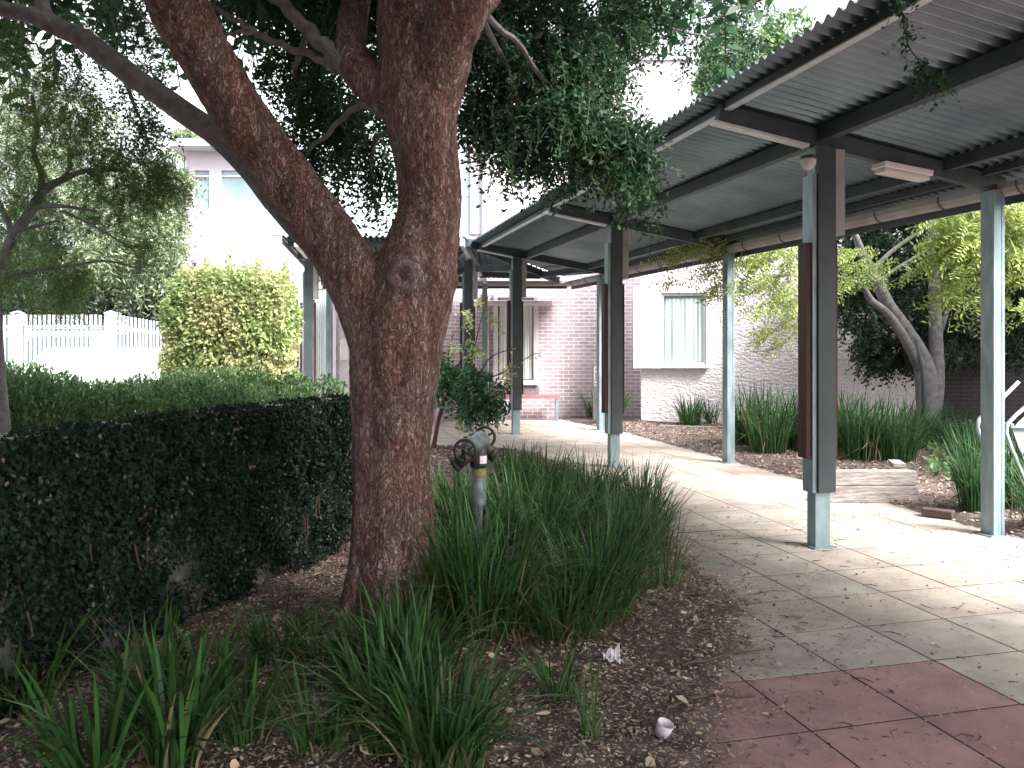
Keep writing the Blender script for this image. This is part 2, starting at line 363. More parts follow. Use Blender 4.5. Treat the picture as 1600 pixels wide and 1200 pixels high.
def sn(X, Y, f, s):      # cheap smooth noise
    return (np.sin(X*f+s)*np.cos(Y*f*1.13+2*s)+.6*np.sin(X*f*2.3+Y*f*1.9+s*3)+.4*np.sin(X*f*4.1-Y*f*3.7+s*5))/2
def gz(X, Y):
    X = np.asarray(X, float); Y = np.asarray(Y, float)
    d = sdist(X, Y)+.05*sn(X, Y, 9, 1.)
    z = np.where(d > 0, .012+.05*(1-np.exp(-d/.35))+.018*sn(X, Y, 3, 2.)*np.minimum(d, 1)+.010*sn(X, Y, 14, .5)*np.minimum(d*4, 1), -.05)
    return z
nx, ny = 340, 300
gx = np.linspace(-11, 13, nx); gy = np.linspace(-4, 20.5, ny)
XX, YY = np.meshgrid(gx, gy); ZZ = gz(XX, YY)
idx = np.arange(nx*ny).reshape(ny, nx)
Fq = np.stack([idx[:-1, :-1], idx[:-1, 1:], idx[1:, 1:], idx[1:, :-1]], -1).reshape(-1, 4)
soil = mat('mulch_soil', (.20,.16,.148), .95, (.10,.078,.072), 9, 1., 90, detail=8)
o = nmesh('ground', np.stack([XX, YY, ZZ], -1).reshape(-1, 3), Fq, soil, smooth=True); tag(o, kind='structure')
far = mat('far_ground', (.16,.15,.13), .95, (.10,.10,.08), .5)
mb = MB(); mb.add([(-400,-400,-.12),(400,-400,-.12),(400,400,-.12),(-400,400,-.12)], [(0,1,2,3)])
tag(mb.build('ground_beyond', far), kind='structure')
asph = mat('car_park_concrete', (.40,.39,.40), .9, (.34,.33,.34), 3)
mb = MB(); mb.add([(-40,11.5,-.1),(-7.5,11.5,-.1),(-7.5,20.4,-.1),(-5.5,20.4,-.1),(-5.5,60,-.1),(-40,60,-.1)], [(0,1,2,3,4,5)])
o = mb.build('car_park', asph); o.location.z = .02; tag(o, kind='structure')

def paver_mat():
    m = bpy.data.materials.new('concrete_paver'); m.use_nodes = True
    n = m.node_tree.nodes; l = m.node_tree.links; b = n['Principled BSDF']; b.inputs['Roughness'].default_value = .8
    ge = n.new('ShaderNodeNewGeometry'); at = n.new('ShaderNodeAttribute'); at.attribute_name = 'red'; at.attribute_type = 'GEOMETRY'
    cr = n.new('ShaderNodeValToRGB'); e = cr.color_ramp.elements; e[0].color = (.47,.415,.365,1); e[1].color = (.51,.43,.37,1)
    e[0].position = .1
    for p, c in ((.35,(.445,.40,.355)),(.6,(.47,.415,.365)),(.8,(.50,.41,.35))): x = e.new(p); x.color = (*c,1)
    l.new(ge.outputs['Random Per Island'], cr.inputs[0])
    cr2 = n.new('ShaderNodeValToRGB'); e = cr2.color_ramp.elements; e[0].color = (.40,.235,.23,1); e[1].color = (.44,.265,.255,1); l.new(ge.outputs['Random Per Island'], cr2.inputs[0])
    mx = n.new('ShaderNodeMix'); mx.data_type = 'RGBA'; l.new(at.outputs['Fac'], mx.inputs[0]); l.new(cr.outputs[0], mx.inputs[6]); l.new(cr2.outputs[0], mx.inputs[7])
    tc = n.new('ShaderNodeTexCoord')
    nz = n.new('ShaderNodeTexNoise'); nz.inputs['Scale'].default_value = 2.2; nz.inputs['Detail'].default_value = 8; nz.inputs['Roughness'].default_value = .65; l.new(tc.outputs['Object'], nz.inputs['Vector'])
    mr = n.new('ShaderNodeMapRange'); mr.inputs[1].default_value = .3; mr.inputs[2].default_value = .7; mr.inputs[3].default_value = .60; mr.inputs[4].default_value = 1.14; l.new(nz.outputs[0], mr.inputs[0])
    mu = n.new('ShaderNodeMix'); mu.data_type = 'RGBA'; mu.blend_type = 'MULTIPLY'; mu.inputs[0].default_value = 1; l.new(mx.outputs[2], mu.inputs[6]); l.new(mr.outputs[0], mu.inputs[7])
    fn = n.new('ShaderNodeTexNoise'); fn.inputs['Scale'].default_value = 160; fn.inputs['Detail'].default_value = 3; l.new(tc.outputs['Object'], fn.inputs['Vector'])
    m2 = n.new('ShaderNodeMapRange'); m2.inputs[1].default_value = .3; m2.inputs[2].default_value = .7; m2.inputs[3].default_value = .82; m2.inputs[4].default_value = 1.12; l.new(fn.outputs[0], m2.inputs[0])
    mu2 = n.new('ShaderNodeMix'); mu2.data_type = 'RGBA'; mu2.blend_type = 'MULTIPLY'; mu2.inputs[0].default_value = 1; l.new(mu.outputs[2], mu2.inputs[6]); l.new(m2.outputs[0], mu2.inputs[7])
    l.new(mu2.outputs[2], b.inputs['Base Color'])
    bp = n.new('ShaderNodeBump'); bp.inputs['Strength'].default_value = .25; bp.inputs['Distance'].default_value = .004; l.new(fn.outputs[0], bp.inputs['Height']); l.new(bp.outputs[0], b.inputs['Normal'])
    return m
PS = .565; U0, V0 = 3.80, 2.744; gap = .0095
pv, pf, red = [], [], []
for i in range(-18, 32):
    for j in range(-22, 6):
        u0, v0 = U0+i*PS, V0+j*PS
        c = UV(u0+PS/2, v0+PS/2)
        if c.y > 19.6 or c.x < -7.6: continue
        if sdist(np.array([c.x]), np.array([c.y]))[0] > .75 or v0 > 6.0: continue
        isr = (i < 0 and j < 1) or (i < -1) 
        dz = random.uniform(-.0003, .0005); k = len(pv)
        a, bb = gap/2+random.uniform(0, .002), PS-gap/2-random.uniform(0, .002); ch = .0008
        for (z, e) in ((-.04, 0), (-ch+dz, 0), (dz, ch)):
            for (s, t) in ((a+e, a+e), (bb-e, a+e), (bb-e, bb-e), (a+e, bb-e)): pv.append(tuple(UV(u0+s, v0+t, z)))
        F6 = [(k+8, k+11, k+10, k+9)]
        for r0 in (0, 4):
            for s in range(4): F6.append((k+r0+s, k+r0+4+s, k+r0+4+(s+1) % 4, k+r0+(s+1) % 4))
        pf += F6; red += [1. if isr else 0.]*len(F6)
me = bpy.data.meshes.new('path'); me.from_pydata(pv, [], pf); me.update()
at = me.attributes.new('red', 'FLOAT', 'FACE'); at.data.foreach_set('value', red)
tag(link('path', me, paver_mat()), kind='structure')
mb = MB(); joint = mat('joint_dirt', (.03,.024,.02), .95, (.06,.05,.04), 15)
mb.add([(*p, 0) for p in paved], [tuple(range(len(paved)))]); 
o = mb.build('path_bed', joint); o.location.z = -.0012; tag(o, kind='structure')
# plain concrete kerb strip on the right side
mb = MB(); a, b = UV(-5, 6.19), UV(15.8, 6.19)
mb.beam((a.x, a.y, -.03), (b.x, b.y, -.03), .12, .07); tag(mb.build('path_edging', mat('edging', (.36,.34,.33), .9, (.28,.26,.26), 6, .3, 60)), kind='structure')

# ------------------------------------------------------------ covered walkway
SL = .165
def zr(v): return 3.41-SL*(v-4.24)
def zs(v): return zr(v)+.135
def sheet(name, poly, A, B, zf, parent, pitch=.11, amp=.021):
    """corrugated sheet: poly in (a,b); waves run along b"""
    A, B = Vector(A), Vector(B); am = min(p[0] for p in poly); ax = max(p[0] for p in poly)
    n = int((ax-am)/pitch*10); vs, fs = [], []
    th = .003
    for i in range(n+1):
        a = am+(ax-am)*(i+.0001)/(n+.0002); bs = []
        for k in range(len(poly)):
            (a1, b1), (a2, b2) = poly[k], poly[(k+1) % len(poly)]
            if (a1 <= a < a2) or (a2 <= a < a1): bs.append(b1+(b2-b1)*(a-a1)/(a2-a1))
        b0, b1 = min(bs), max(bs)
        for z in (0, th):
            for b in (b0, b1):
                p = A*a+B*b; vs.append((p.x, p.y, zf(b)+z+amp*math.sin(2*math.pi*a/pitch)))
    for i in range(n):
        k = 4*i
        fs += [(k, k+1, k+5, k+4), (k+2, k+6, k+7, k+3), (k, k+4, k+6, k+2), (k+1, k+3, k+7, k+5)]
    mb = MB(); mb.add(vs, fs); return mb.build(name, M['sheet'], parent)
W0 = UV(6.18, 4.24)
wk = empty('covered_walkway', (W0.x, W0.y, 0), 'steel framed covered walkway with corrugated skillion roof running along the paved path', 'walkway canopy')
U3, V3 = Vector((UX, UY, 0)), Vector((VX, VY, 0))
DZ = [.034, .017, .0, -.017]
bays = [(-3.4, 1.37), (1.43, 6.15), (6.23, 10.93), (10.99, 15.55)]
for i, (a, b) in enumerate(bays):
    sheet('roof_sheet', [(a-.03, 3.17), (b+.07, 3.17), (b+.07, 6.30), (a-.03, 6.30)], U3, V3, lambda v, i=i: zs(v)+DZ[i], wk)
piv = Vector((-.95, 15.75)); g3 = UV(15.6, 6.27); cor = Vector((1.15, 18.95))
def uv(p): return (p[0]*UX+p[1]*UY, p[0]*VX+p[1]*VY)
pa = uv(piv); sheet('roof_sheet', [(15.61, pa[1]-.0), (15.61, 6.27), uv(cor)], U3, V3, zs, wk)
def zc(y): return zs(pa[1])-.165*(y-15.75)
sheet('roof_sheet', [(-piv.x, piv.y), (-cor.x, cor.y), (.72, 18.9)], (-1,0,0), (0,1,0), zc, wk)
sheet('roof_sheet', [(.78, 18.9), (.99, 15.72), (4.35, 15.72), (4.35, 18.9)], (-1,0,0), (0,1,0), zc, wk)
# frames
def frame(pts, m=M['beam']):   # list of (x,y,zbottom)
    mb = MB(); a, b = pts
    mb.beam((a[0], a[1], a[2]+.072), (b[0], b[1], b[2]+.072), .075, .144)
    return mb.build('rafter', m, wk, bevel=.004)
FR = [-3.4, 1.4, 6.19, 10.96, 15.57]
for u in FR:
    a, b = UV(u, 3.30), UV(u, 6.12); frame([(a.x, a.y, zr(3.30)-.035), (b.x, b.y, zr(6.12)-.035)])
    mb = MB(); a, b = UV(u, 3.26), UV(u, 4.12)   # bright galvanised lower flange of the cantilever
    mb.beam((a.x, a.y, zr(3.26)-.05), (b.x, b.y, zr(4.12)-.05), .10, .022); mb.build('flange', M['beam_light'], wk)
frame([(piv.x, piv.y, zc(15.75)-.17), (-.60, 18.75, zc(18.75)-.17)], M['beam_light'])
frame([(-4.1, 15.8, zc(15.8)-.17), (-4.1, 18.75, zc(18.75)-.17)], M['beam_light'])
frame([(piv.x+.1, piv.y+.1, zc(15.8)-.17), (cor.x-.1, cor.y-.1, zc(18.75)-.17)])
for v, w, h in ((3.36,.05,.075),(4.24,.09,.13),(5.48,.06,.11),(5.88,.05,.07)):
    for i, (a, b) in enumerate(bays):
        p, q_ = UV(a+.02, v), UV(b-.02, v); mb = MB(); zz = zr(v)+.118-h/2+DZ[i]
        mb.beam((p.x, p.y, zz), (q_.x, q_.y, zz), w, h); mb.build('purlin', M['beam'], wk, bevel=.003)
        if v == 3.36:
            mb = MB(); mb.beam((p.x, p.y, zz-h/2+.004), (q_.x, q_.y, zz-h/2+.004), w+.012, .012); mb.build('flange', M['beam_light'], wk)
for y, h in ((16.0,.10),(16.72,.14),(18.0,.12),(18.7,.12)):
    mb = MB(); zz = zc(y)-.02-h/2; mb.beam((-.95, y, zz), (-4.3, y, zz), .06, h); mb.build('purlin', M['beam'], wk)
for (a, b) in (((UV(15.6,4.24)), Vector((-.86,16.72,0))), ((UV(15.6,5.48)), Vector((.62,18.2,0))), (Vector((.62,18.2,0)), Vector((-.7,18.1,0)))):
    mb = MB(); za = zs(3.2)-.30; mb.beam((a.x, a.y, 3.22), (b.x, b.y, 3.24), .06, .12); mb.build('purlin', M['beam'], wk)
# gutter: half-round trough with brackets
def gutter(p, q_, side, zt):
    p, q_ = Vector((p[0], p[1], zt)), Vector((q_[0], q_[1], zt)); t = (q_-p).normalized(); s = Vector(side).normalized()
    prof = [(-.085,.0),(-.082,-.05),(-.055,-.095),(0,-.112),(.055,-.095),(.082,-.05),(.085,.0)]
    vs, fs = [], []
    for e in (p, q_):
        for k in (1, .94):
            for (a, z) in prof: vs.append(e+s*a*k+Vector((0, 0, z*k+(.0 if k == 1 else .002))))
    n = len(prof)
    for i in range(n-1):
        fs += [(i, i+1, 2*n+i+1, 2*n+i), (n+i, 3*n+i, 3*n+i+1, n+i+1)]
    mb = MB(); mb.add(vs, fs); g = mb.build('gutter', M['gutter'], wk)
    L = (q_-p).length; k = 0.35
    while k < L:
        c = p+t*k; MB().tube([c+s*a*1.06+Vector((0, 0, z*1.06)) for (a, z) in prof], .007, 5).build('gutter_bracket', M['beam'], g); k += .9
    MB().beam(p+s*.10+Vector((0,0,-.10)), q_+s*.10+Vector((0,0,-.10)), .03, .13).build('fascia', M['beam'], wk)
a, b = UV(-3.4, 6.30), cor+Vector((.12, .03))
gutter((a.x, a.y), (b.x, b.y), V3, 3.145)
gutter((b.x, b.y+.02), (-4.35, 18.98), (0, 1, 0), 3.17)
# rear fascia of the cross wing's rake
mb = MB(); mb.beam((-4.37, 15.72, zc(15.72)-.05), (-4.37, 18.9, zc(18.9)-.05), .03, .12); mb.build('fascia', M['gutter'], wk)

def post_main(x, y, zt, U=U3, Vv=V3, sx=1):
    def bx(mb, v0, v1, u0, u1, z0, z1):
        c = Vector((x, y, 0))+Vv*((v0+v1)/2)+U*((u0+u1)/2); c.z = (z0+z1)/2
        mb.box(c, (abs(v1-v0), abs(u1-u0), z1-z0), Vv, U); return mb
    p = bx(MB(), -.072, .072, -.06, .06, .0, zt).build('post', M['galv'], wk, bevel=.006)
    bx(MB(), -.072, .095, -.105, -.062, .47, zt-.02).build('cladding_panel', M['grey_paint'], p, bevel=.004)
    bx(MB(), -.115, -.074, -.085, .06, .47, zt-.25).build('side_channel', M['galv'], p, bevel=.003)
    bx(MB(), .074, .112, -.058, .06, .47, 2.62).build('side_channel', M['galv'], p, bevel=.003)
    bx(MB(), -.165, -.117, -.07, .05, .76, 2.56).build('timber_board', M['board'], p, bevel=.003)
    bx(MB(), .114, .135, -.07, .05, .76, 2.56).build('timber_board', M['board'], p, bevel=.003)
    bx(MB(), .098, .19, -.095, .05, 2.63, zt-.03).build('cover_box', M['gutter'], p, bevel=.006)
    bx(MB(), -.11, .11, -.10, .10, .0, .012).build('base_plate', M['galv'], p)
def post_rear(x, y, zt, U=U3, Vv=V3):
    mb = MB(); mb.box((x, y, zt/2), (.085, .15, zt), Vv, U); mb.box(Vector((x, y, zt/2))+Vv*.062, (.034, .15, zt-.004), Vv, U)
    p = mb.build('post', M['galv'], wk, bevel=.005)
    mb = MB(); mb.box(Vector((x, y, .006)), (.20, .22, .012), Vv, U)
    for i in (-1, 1):
        for j in (-1, 1): c = Vector((x, y, 0))+Vv*.08*i+U*.09*j; mb.tube([c+Vector((0,0,.010)), c+Vector((0,0,.024))], .010, 6)
    mb.build('base_plate', M['galv'], p)
for u in FR[1:4]:
    c = UV(u, 4.24); post_main(c.x, c.y, zr(4.24)-.03); c = UV(u, 6.0); post_rear(c.x, c.y, zr(6.0)-.03)
post_main(.07, 16.0, 3.40); post_rear(1.77, 16.75, 3.08)
X1, Y1 = Vector((1,0,0)), Vector((0,1,0))
post_main(-.88, 16.72, 3.42, Y1, X1); post_rear(-.62, 18.5, 3.06, Y1, X1)
post_main(-4.08, 16.72, 3.42, Y1, X1); post_rear(-4.08, 18.5, 3.06, Y1, X1)

# lamps (unlit)
t = empty('batten_light', tuple(P(1407,268,7.25)), 'long unlit fluorescent batten under the canopy right of the nearest thick post', 'light')
a, b = P(1372,258,7.18), P(1447,273,7.35); mb = MB(); mb.beam(a, b, .17, .05); mb.build('housing', M['white'], t, bevel=.008)
mb = MB(); mb.beam(a+(b-a)*.03+Vector((0,0,-.045)), b-(b-a)*.03+Vector((0,0,-.045)), .13, .04); mb.build('diffuser', mat('lamp_diffuser', (.55,.53,.46), .4, (.5,.48,.42)), t, bevel=.012)
c = P(1263,256,6.86); t = empty('bulkhead_light', tuple(c), 'small round unlit bulkhead lamp on the nearest thick post', 'light')
mb = MB(); mb.tube([c+Vector((0,0,.065)), c+Vector((0,0,.04))], [.06,.065], 20); mb.build('mount', M['beam'], t)
prof = [(0.04,.062),(.03,.064),(.0,.06),(-.03,.045),(-.05,.02),(-.055,.003)]
mb = MB(); mb.tube([c+Vector((0,0,z)) for z, r in prof], [r for z, r in prof], 20); mb.build('dome', mat('lamp_dome', (.6,.57,.55), .3), t, smooth=True)

# ------------------------------------------------------------ buildings
def window(parent, x0, x1, z0, z1, y, fw=.07, glass=None, mull=(), bars=(), curtain=False, fmat=None, depth=.06):
    mb = MB(); f = fmat or M['white']
    mb.b3(x0, x1, y-depth, y, z1-fw, z1); mb.b3(x0, x1, y-depth-.004, y, z0, z0+fw)
    mb.b3(x0, x0+fw, y-depth-.002, y, z0+fw, z1-fw); mb.b3(x1-fw, x1, y-depth-.002, y, z0+fw, z1-fw)
    for m_ in mull: mb.b3(m_-fw*.35, m_+fw*.35, y-depth*.8, y, z0+fw, z1-fw)
    for m_ in bars: mb.b3(x0+fw, x1-fw, y-depth*.75, y, m_-fw*.35, m_+fw*.35)
    w = mb.build('window', f, parent)
    MB().b3(x0+fw, x1-fw, y-.02, y-.012, z0+fw, z1-fw).build('pane', glass or M['glass_dark'], w)
    if curtain:
        n = 60; vs = []
        for i in range(n+1):
            x = x0+fw+.03+(x1-x0-2*fw-.06)*i/n; yy = y-.035+.012*math.sin(i*1.3)+.006*math.sin(i*.37)
            vs += [(x, yy, z0+fw+.02), (x, yy, z1-fw-.01)]
        mb = MB(); mb.add(vs, [(2*i, 2*i+2, 2*i+3, 2*i+1) for i in range(n)]); mb.build('curtain', M['curtain'], w, smooth=True)
    return w
D = 19.4
def X(px, d=D): return (px-800)*d/F
def Z(py, d=D): return CH-(py-HZ)*d/F
bd = empty('brick_building', (0, D, 0), 'two storey mauve brick and white building closing the far end of the walkway', 'building')
# ground storey brick (with openings as separate bays)
wx0, wx1 = X(771), X(841); wz0, wz1 = Z(601), Z(458)
mb = MB(); xl, xr, zt = X(668), X(1001), 4.3
mb.b3(xl, wx0, D, D+.3, 0, zt); mb.b3(wx1, xr, D, D+.3, 0, zt); mb.b3(wx0, wx1, D, D+.3, 0, wz0); mb.b3(wx0, wx1, D, D+.3, wz1, zt)
mb.build('brick_wall', M['brick'], bd)
MB().b3(X(440), xl, D+.02, D+.3, 0, zt).build('rendered_wall', M['stucco'], bd)
# upper storey
ztop = Z(95)
mb = MB(); mb.b3(X(745), X(1079), D-.02, D+.35, zt, ztop); mb.build('upper_wall', M['render'], bd)
mb = MB(); mb.b3(X(738), X(1083), D-.08, D+.36, ztop, ztop+.10); mb.build('coping', mat('coping', (.5,.47,.5), .7), bd)
MB().b3(X(830), X(1079), D+.36, D+9, 0, ztop-.02).build('side_wall', M['render'], bd)
mb = MB(); mb.b3(X(420), X(745), D+.05, D+.35, zt, Z(150)); mb.build('cladding', M['panel_cyan'], bd)
mb = MB()
for px in (455, 492, 530, 567, 605, 642, 680, 717): mb.b3(X(px)-.015, X(px)+.015, D+.03, D+.05, zt, Z(150))
mb.b3(X(420), X(745), D+.028, D+.05, zt+.9, zt+.94); mb.build('cladding_joint', M['white'], bd)
mb = MB(); mb.b3(X(735), X(745), D-.05, D+.3, zt, Z(160)); mb.build('corner_strip', M['brick'], bd)
mb = MB(); mb.tube([(X(757), D-.10, 3.2), (X(757), D-.10, 7.6)], .06, 12); mb.build('downpipe', M['white'], bd)
mb = MB(); mb.tube([(X(760), D-.08, .0), (X(760), D-.08, 3.0)], .06, 12); mb.build('downpipe', M['white'], bd)
MB().b3(X(760)-.02, X(772), D-.03, D+.1, 2.3, 4.2).build('brick_pier', M['brick'], bd)
MB().b3(X(770), X(875), D-.025, D+.1, Z(432), 4.25).build('band', M['render'], bd)
w = window(bd, wx0, wx1, wz0, wz1, D-.0, .11, M['glass_dark'], bars=(Z(473),), curtain=True, depth=.10)
# hood over the window
mb = MB(); x0, x1 = X(756), X(862); mb.add([(x0,D-.02,Z(469)),(x1,D-.02,Z(469)),(x1,D-.45,Z(472)),(x0,D-.45,Z(472)),(x0,D-.02,Z(479)),(x1,D-.02,Z(479)),(x1,D-.45,Z(476)),(x0,D-.45,Z(476))],
    [(0,3,2,1),(4,5,6,7),(3,7,6,2),(0,4,7,3),(1,2,6,5),(0,1,5,4)]); mb.build('window_hood', M['white'], bd)
mb = MB()
for i in range(int((wx1-wx0+.1)/.086)): x = wx0-.05+i*.086; mb.b3(x+.004, x+.082, D-.03, D, Z(615), Z(603))
mb.build('sill_bricks', mat('grey_brick', (.26,.22,.25), .9), bd)
# left end: tall glazed opening with a curtain, under the cross wing
mb = MB(); mb.b3(X(459), X(470), D-.02, D+.0, Z(592), Z(450)); mb.build('dark_green_strip', M['leaf_deep'], bd)  # flat dark green strip on the wall beside the window
window(bd, X(468), X(526), Z(600), Z(445), D-.0, .09, M['glass_blue'], mull=(X(488),), curtain=True, depth=.08)
MB().b3(X(532), X(545), D-.06, D+.02, Z(562), Z(530)).build('meter_box', M['white'], bd)
# far-left wing with window band
L = empty('white_building', (X(380,25), 25, 0), 'distant white two storey building with blue window band behind the yellow creeper', 'building')
D2 = 25.
XL = lambda px: X(px, D2); ZL = lambda py: Z(py, D2)
MB().b3(XL(283), XL(323), D2-.03, D2+.3, 0, ZL(345)).build('brick_wall', M['brick'], L)
mb = MB(); mb.b3(XL(283), XL(640), D2, D2+6, 0, ZL(331)); mb.build('rendered_wall', M['render'], L)
mb = MB(); mb.b3(XL(290), XL(640), D2+.02, D2+6, ZL(262), ZL(236)); mb.build('upper_wall', M['render'], L)
mb = MB(); mb.b3(XL(276), XL(640), D2-.7, D2+6.2, ZL(236), ZL(229)); mb.build('roof_edge', mat('pale_roof_edge', (.55,.53,.53), .7), L)
mb = MB(); mb.b3(XL(286), XL(640), D2-.45, D2+6, ZL(229), ZL(222)); mb.build('roof', M['render'], L)
for a, b in ((300,331),(342,420),(430,500),(510,600)): window(L, XL(a), XL(b), ZL(331), ZL(262), D2+.10, .08, M['glass_blue'], depth=.09, bars=(ZL(275),))
for a, b in ((290,300),(331,342),(420,430),(500,510),(600,640)): MB().b3(XL(a), XL(b), D2+.01, D2+.4, ZL(331), ZL(262)).build('pier', M['render'], L)

# right rendered building
A2, B2 = Vector((2.78, 17.9, 0)), Vector((8.4, 16.9, 0)); e1 = (B2-A2).normalized(); nn = Vector((-e1.y, e1.x, 0))
rb = empty('rendered_building', tuple(A2), 'white rough rendered building beside the right garden bed with one curtained window', 'building')
def wb(mb, s0, s1, o0, o1, z0, z1):
    c = A2+e1*((s0+s1)/2)+nn*((o0+o1)/2); c.z = (z0+z1)/2; mb.box(c, (s1-s0, abs(o1-o0), z1-z0), e1, nn); return mb
Lw = (B2-A2).length; WZ = 5.4
s0w, s1w, z0w, z1w = .35, 1.42, 1.28, 2.72
mb = MB(); wb(mb, 0, s0w, 0, .3, 0, WZ); wb(mb, s1w, Lw, 0, .3, 0, WZ); wb(mb, s0w, s1w, 0, .3, 0, z0w); wb(mb, s0w, s1w, 0, .3, z1w, WZ); mb.build('rendered_wall', M['stucco'], rb)
wb(MB(), Lw-.3, Lw, .3, 5, 0, WZ-.01).build('side_wall', M['stucco'], rb)
# protruding window box (flat sided surround) with the pane set in
mb = MB(); wb(mb, -.16, .42, -.16, .28, 1.22, 2.96); wb(mb, .42, 1.42, -.16, .28, 2.82, 2.955); wb(mb, .42, 1.42, -.16, .28, 1.225, 1.30); wb(mb, 1.36, 1.46, -.158, .28, 1.30, 2.82)
mb.build('window_surround', M['white'], rb)
mb = MB(); wb(mb, .42, .48, -.10, 0, 1.30, 2.82); wb(mb, 1.30, 1.36, -.10, 0, 1.30, 2.82); wb(mb, .48, 1.30, -.098, 0, 1.30, 1.35); wb(mb, .48, 1.30, -.098, 0, 2.76, 2.82); wf = mb.build('window', M['white'], rb)
wb(MB(), .48, 1.30, -.03, -.02, 1.35, 2.76).build('pane', M['glass_blue'], wf)
vs = []
for i in range(61):
    s = .52+.775*i/60; c = A2+e1*s+nn*(-.055+.012*math.sin(i*.9)+.008*math.sin(i*.31)); vs += [(c.x, c.y, 1.36), (c.x, c.y, 2.70)]
mb = MB(); mb.add(vs, [(2*i, 2*i+2, 2*i+3, 2*i+1) for i in range(60)]); mb.build('curtain', mat('pale_green_curtain', (.60,.68,.67), .9, (.36,.47,.46), .9, stretch=(6,1,.4)), wf, smooth=True)
# dark low brick wall at the right, with a pale coping
lw = empty('low_brick_wall', (11.5, 17.2, 0), 'low dark brick wall with pale coping in shade beyond the right-hand tree', 'wall')
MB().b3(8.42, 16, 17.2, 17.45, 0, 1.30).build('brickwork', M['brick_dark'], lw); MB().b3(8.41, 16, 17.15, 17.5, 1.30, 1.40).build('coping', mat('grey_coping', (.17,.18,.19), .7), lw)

# ------------------------------------------------------------ low block wall with creeper (left)
wa, wbv = Vector((-3.75, -.6, 0)), Vector((-1.36, 7.35, 0)); we = (wbv-wa).normalized(); wn_ = Vector((we.y, -we.x, 0))   # wn_ faces the bed
HW = 1.27
bw = empty('block_wall', ((wa+wbv)/2)[:], 'low grey block retaining wall, its bare end showing beside the big trunk', 'wall')
mb = MB(); mb.box((wa+wbv)/2+Vector((0,0,HW/2-.03)), ((wbv-wa).length, .2, HW-.06), we, wn_); mb.build('blockwork', M['block'], bw)
mb = MB(); mb.box((wa+wbv)/2+Vector((0,0,HW-.025)), ((wbv-wa).length+.02, .24, .06), we, wn_); mb.build('coping', mat('block_coping', (.34,.33,.33), .8, (.22,.21,.21), 7, .3), bw, bevel=.006)
n = 120000; Lc = (wbv-wa).length-.42
s = rng.random(n)*Lc; z = rng.random(n)*1.285
bul = .10+.10*np.clip(sn(s, z*1.6, 3.1, 1.7), -1, 1)+.06*sn(s, z, 9, .3)
off = .10+bul*np.sqrt(rng.random(n))*np.clip((HW+.10-z)/.15, .15, 1)
# ragged holes and thin places low down
keep = (sn(s, z, 4.2, 5.)+z*1.2 > rng.random(n)*.9-.25)
s, z, off = s[keep], z[keep], off[keep]; n = len(s)
pos = np.array(wa)[None]+np.outer(s, np.array(we))+np.outer(off, np.array(wn_)); pos[:, 2] = z
dr = np.array(wn_)*.5+np.array([0,0,-1.])+rng.normal(size=(n,3))*.6
cr = empty('creeper', ((wa+wbv)/2+wn_*.2)[:], 'dark green creeping climber blanketing the low block wall on the left', 'climber')
quads('foliage', leaves(pos, dr, np.where(s < 1.9, .03, .018)+.02*rng.random(n), np.where(s < 1.9, .024, .014)+.016*rng.random(n), nor=np.array(wn_)+rng.normal(size=(n,3))*.55), M['leaf_ivy'], cr)
n = 2500; s = Lc*(.35+.65*rng.random(n)); z = 1.3*rng.random(n)**1.3; off = .2+.1*rng.random(n)
kk = sn(s, z, 5, 9.) > .15; s, z, off = s[kk], z[kk], off[kk]; n = len(s)
pos = np.array(wa)[None]+np.outer(s, np.array(we))+np.outer(off, np.array(wn_)); pos[:, 2] = z
quads('dead_leaves', leaves(pos, np.array([0,0,-1.])+rng.normal(size=(n,3))*.6, .03, .018), mat('withered_leaf', (.13,.11,.08), .8, (.08,.065,.05), island=.5), cr)
# top fringe
n = 9000; s = rng.random(n)*Lc*1.0; pos = np.array(wa)[None]+np.outer(s, np.array(we))+np.outer(rng.normal(size=n)*.07+.06, np.array(wn_)); kk = sn(s, s, 4, 1.) > -.2; pos[:, 2] = HW-.03+.035*rng.random(n)*(1+sn(s, s, 4, 1.)); pos = pos[kk]; n = len(pos)
quads('top_growth', leaves(pos, rng.normal(size=(n,3))+np.array([0,0,.3]), .035, .026), M['leaf_ivy'], cr)
mb = MB()
for i in range(50):
    s0 = random.random()*Lc; p = wa+we*s0+wn_*.14; pts = []
    for k in range(7): pts.append(p+Vector((0,0,.02+.19*k))+we*(.08*math.sin(k*1.1+i)+.02*k)); 
    mb.tube(pts, [.009-.001*k for k in range(7)], 5)
mb.build('stems', M['cane'], cr)

